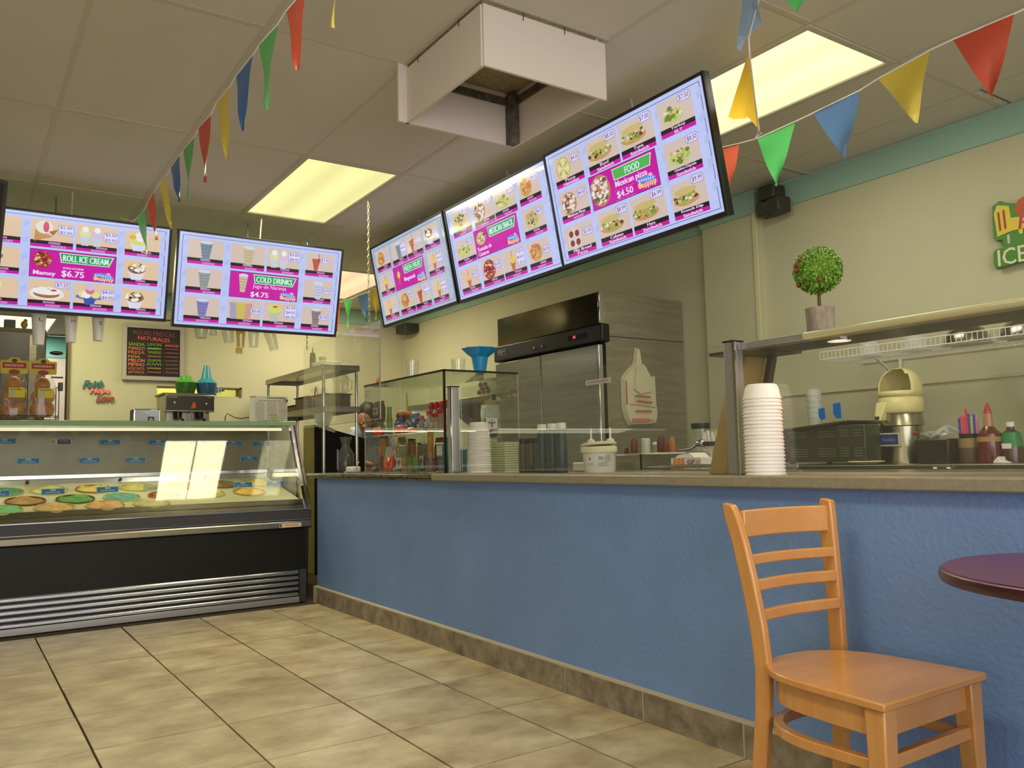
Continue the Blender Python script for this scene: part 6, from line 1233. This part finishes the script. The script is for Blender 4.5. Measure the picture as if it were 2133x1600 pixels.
# blue pennant folded, yellow one gathered on the slanting cord, green tip farther out
vs = [(2.36, 1.93, 2.655), (2.36, 1.90, 2.64), (2.35, 1.86, 2.62), (2.45, 2.045, 2.545), (2.45, 2.035, 2.59), (2.45, 1.994, 2.571), (2.45, 1.921, 2.585), (2.46, 2.035, 2.53)]
part('pennant', MB().add(vs, [(0, 1, 5, 4), (1, 2, 6, 5), (4, 5, 3), (3, 5, 7)]), pmat('L'), t, smooth=False)
ya = (2.46, 1.995, 2.515); rows = 8; vs = []; fs = []
bt_ = [(2.78, 2.383, 2.468), (2.79, 2.365, 2.452), (2.80, 2.335, 2.446), (2.78, 2.289, 2.426), (2.76, 2.262, 2.42), (2.77, 2.24, 2.385), (2.78, 2.217, 2.348)]
for i in range(rows + 1):
    v = i / rows
    for j, p in enumerate(bt_): vs.append(tuple(ya[k] + (p[k] - ya[k]) * v for k in range(3)))
for i in range(rows):
    for j in range(6): k = i * 7 + j; fs.append((k, k + 1, k + 8, k + 7))
part('pennant', MB().add(vs, fs), pmat('Y'), t, ang=3)
pennant(2.3, (1.72, 2.56), (1.58, 2.55), (1.66, 2.461), 'G', t, 88, .003)
part('cord', MB().tube([(2.33, 1.70, 2.70), (2.37, 1.86, 2.64), (2.45, 1.985, 2.56), (2.47, 2.0, 2.51), (2.78, 2.225, 2.345), (2.846, 2.30, 2.352)], .003, 6).tube([(2.84, 2.29, 2.352), (2.80, 2.26, 2.33), (2.78, 2.21, 2.335)], .0025, 6), M['whitep'], t)

# ================================================================ CHAIR
t = thing('dining_chair', 'light maple ladder-back chair with a rounded seat facing the round table', 'chair', (1.885, 1.085, 0))
W = M['wood']
def outline(inset=0, n=22):
    pts = [(.214 - inset, 0 + inset), (.205 - inset, .16)]
    for k in range(1, n): 
        a = math.pi * k / n; pts.append(((.200 - inset) * math.copysign(abs(math.cos(a)) ** .9, math.cos(a)), .20 + (.225 - inset) * math.sin(a) ** .9))
    return pts + [(-.205 + inset, .16), (-.214 + inset, 0 + inset)]
ol = outline(); se = MB(); n = len(ol)
part('seat', MB().prism(ol, 'z', .438, .457), W, t, bevel=.004)
oi = outline(.022); oi2 = outline(.042); ap = MB(); zA, zB = .375, .438
vs = [(x, y, z) for z in (zA, zB) for x, y in oi] + [(x, y, z) for z in (zA, zB) for x, y in oi2]; n = len(oi); fs = []
for i in range(n - 1): fs += [(i, i + 1, n + i + 1, n + i), (2 * n + i, 3 * n + i, 3 * n + i + 1, 2 * n + i + 1), (i, 2 * n + i, 2 * n + i + 1, i + 1)]
fs += [(0, n, 3 * n, 2 * n), (n - 1, 3 * n - 1, 4 * n - 1, 2 * n - 1)]
part('seat_rail', MB().add(vs, fs).box(-.185, .024, .375, .185, .044, .438), W, t)
for sx in (-1, 1):
    x = sx * .178; xb = sx * .190
    part('front_leg', MB().hexa([(xb - .017, .012, 0), (xb + .017, .012, 0), (xb + .017, .044, 0), (xb - .017, .044, 0)], [(x - .025, .008, .438), (x + .025, .008, .438), (x + .025, .058, .438), (x - .025, .058, .438)]), W, t, bevel=.004)
def postpts(k): # y of the rear face by height
    return [(0, .475), (.10, .452), (.20, .430), (.33, .414), (.44, .408), (.55, .412 + .008 * k), (.67, .425 + .020 * k), (.76, .436 + .032 * k), (.83, .444 + .048 * k), (.866, .452 + .056 * k)]
for x0, x1, k in ((-.130, -.106, .95), (.203, .229, .25)):
    pp = postpts(k)
    if x0 > 0: pp = [(z, .420 + (y - .408) * .30) for z, y in pp]
    poly = [(y + (.012 if i < 9 else 0), z) for i, (z, y) in enumerate(pp)] + [(y - .030 - .004 * min(1, z / .4), z - (.0 if i < 9 else .006)) for i, (z, y) in reversed(list(enumerate(pp)))]
    part('back_post', MB().prism(poly, 'x', x0, x1), W, t, bevel=.005)
def slat(z0, z1, yL, yR, bow, th=.016):
    n = 12; vs = []; fs = []
    for i in range(n + 1):
        u = i / n; x = -.108 + .314 * u; y = yL + (yR - yL) * u + bow * math.sin(math.pi * u); s_ = 4 * u * (1 - u)
        for (dy, z) in ((0, z0), (th, z0), (th, z1), (0, z1)): vs.append((x, y + dy, z))
    for i in range(n):
        for k in range(4): fs.append((i * 4 + k, i * 4 + (k + 1) % 4, (i + 1) * 4 + (k + 1) % 4, (i + 1) * 4 + k))
    fs += [(0, 1, 2, 3), (n * 4 + 3, n * 4 + 2, n * 4 + 1, n * 4)]
    return MB().add(vs, fs)
for z0, z1, yl, yr, b in ((.772, .845, .448, .412, .030), (.700, .728, .430, .398, .026), (.633, .664, .416, .392, .022), (.558, .588, .402, .386, .016)):
    part('back_slat', slat(z0, z1, yl, yr, b), W, t, bevel=.004, ang=.9)
hp = [(.178, .03, .312)] + [(.185 * math.copysign(abs(math.cos(a)) ** .85, math.cos(a)), .19 + .205 * math.sin(a) ** .9, .312) for a in [math.pi * k / 18 for k in range(19)]] + [(-.178, .03, .312)]
part('hoop_stretcher', MB().tube(hp, 0, flat=(.026, .026)), W, t, bevel=.003, ang=.9)
part('front_stretcher', B(-.17, .018, .305, .17, .038, .335), W, t, bevel=.003)

# ================================================================ ROUND TABLE
t = thing('round_table', 'round dark purple table with a glossy plum edge at the right', 'table', (1.855, .655, 0))
part('table_top', MB().lathe([(.320, .732), (.342, .737), (.345, .745), (.343, .757), (.336, .760), (.0001, .760)], 64), [M['purple_edge']], t)
part('top_surface', MB().lathe([(.3365, .7600), (.3365, .7608), (.0001, .7608)], 64), M['purple'], t, label='purple laminate surface')
part('pedestal', MB().lathe([(.04, .03), (.035, .72), (.12, .732)], 20).box(-.28, -.03, 0, .28, .03, .03).box(-.03, -.28, 0, .03, .28, .03), M['black'], t, bevel=.004)
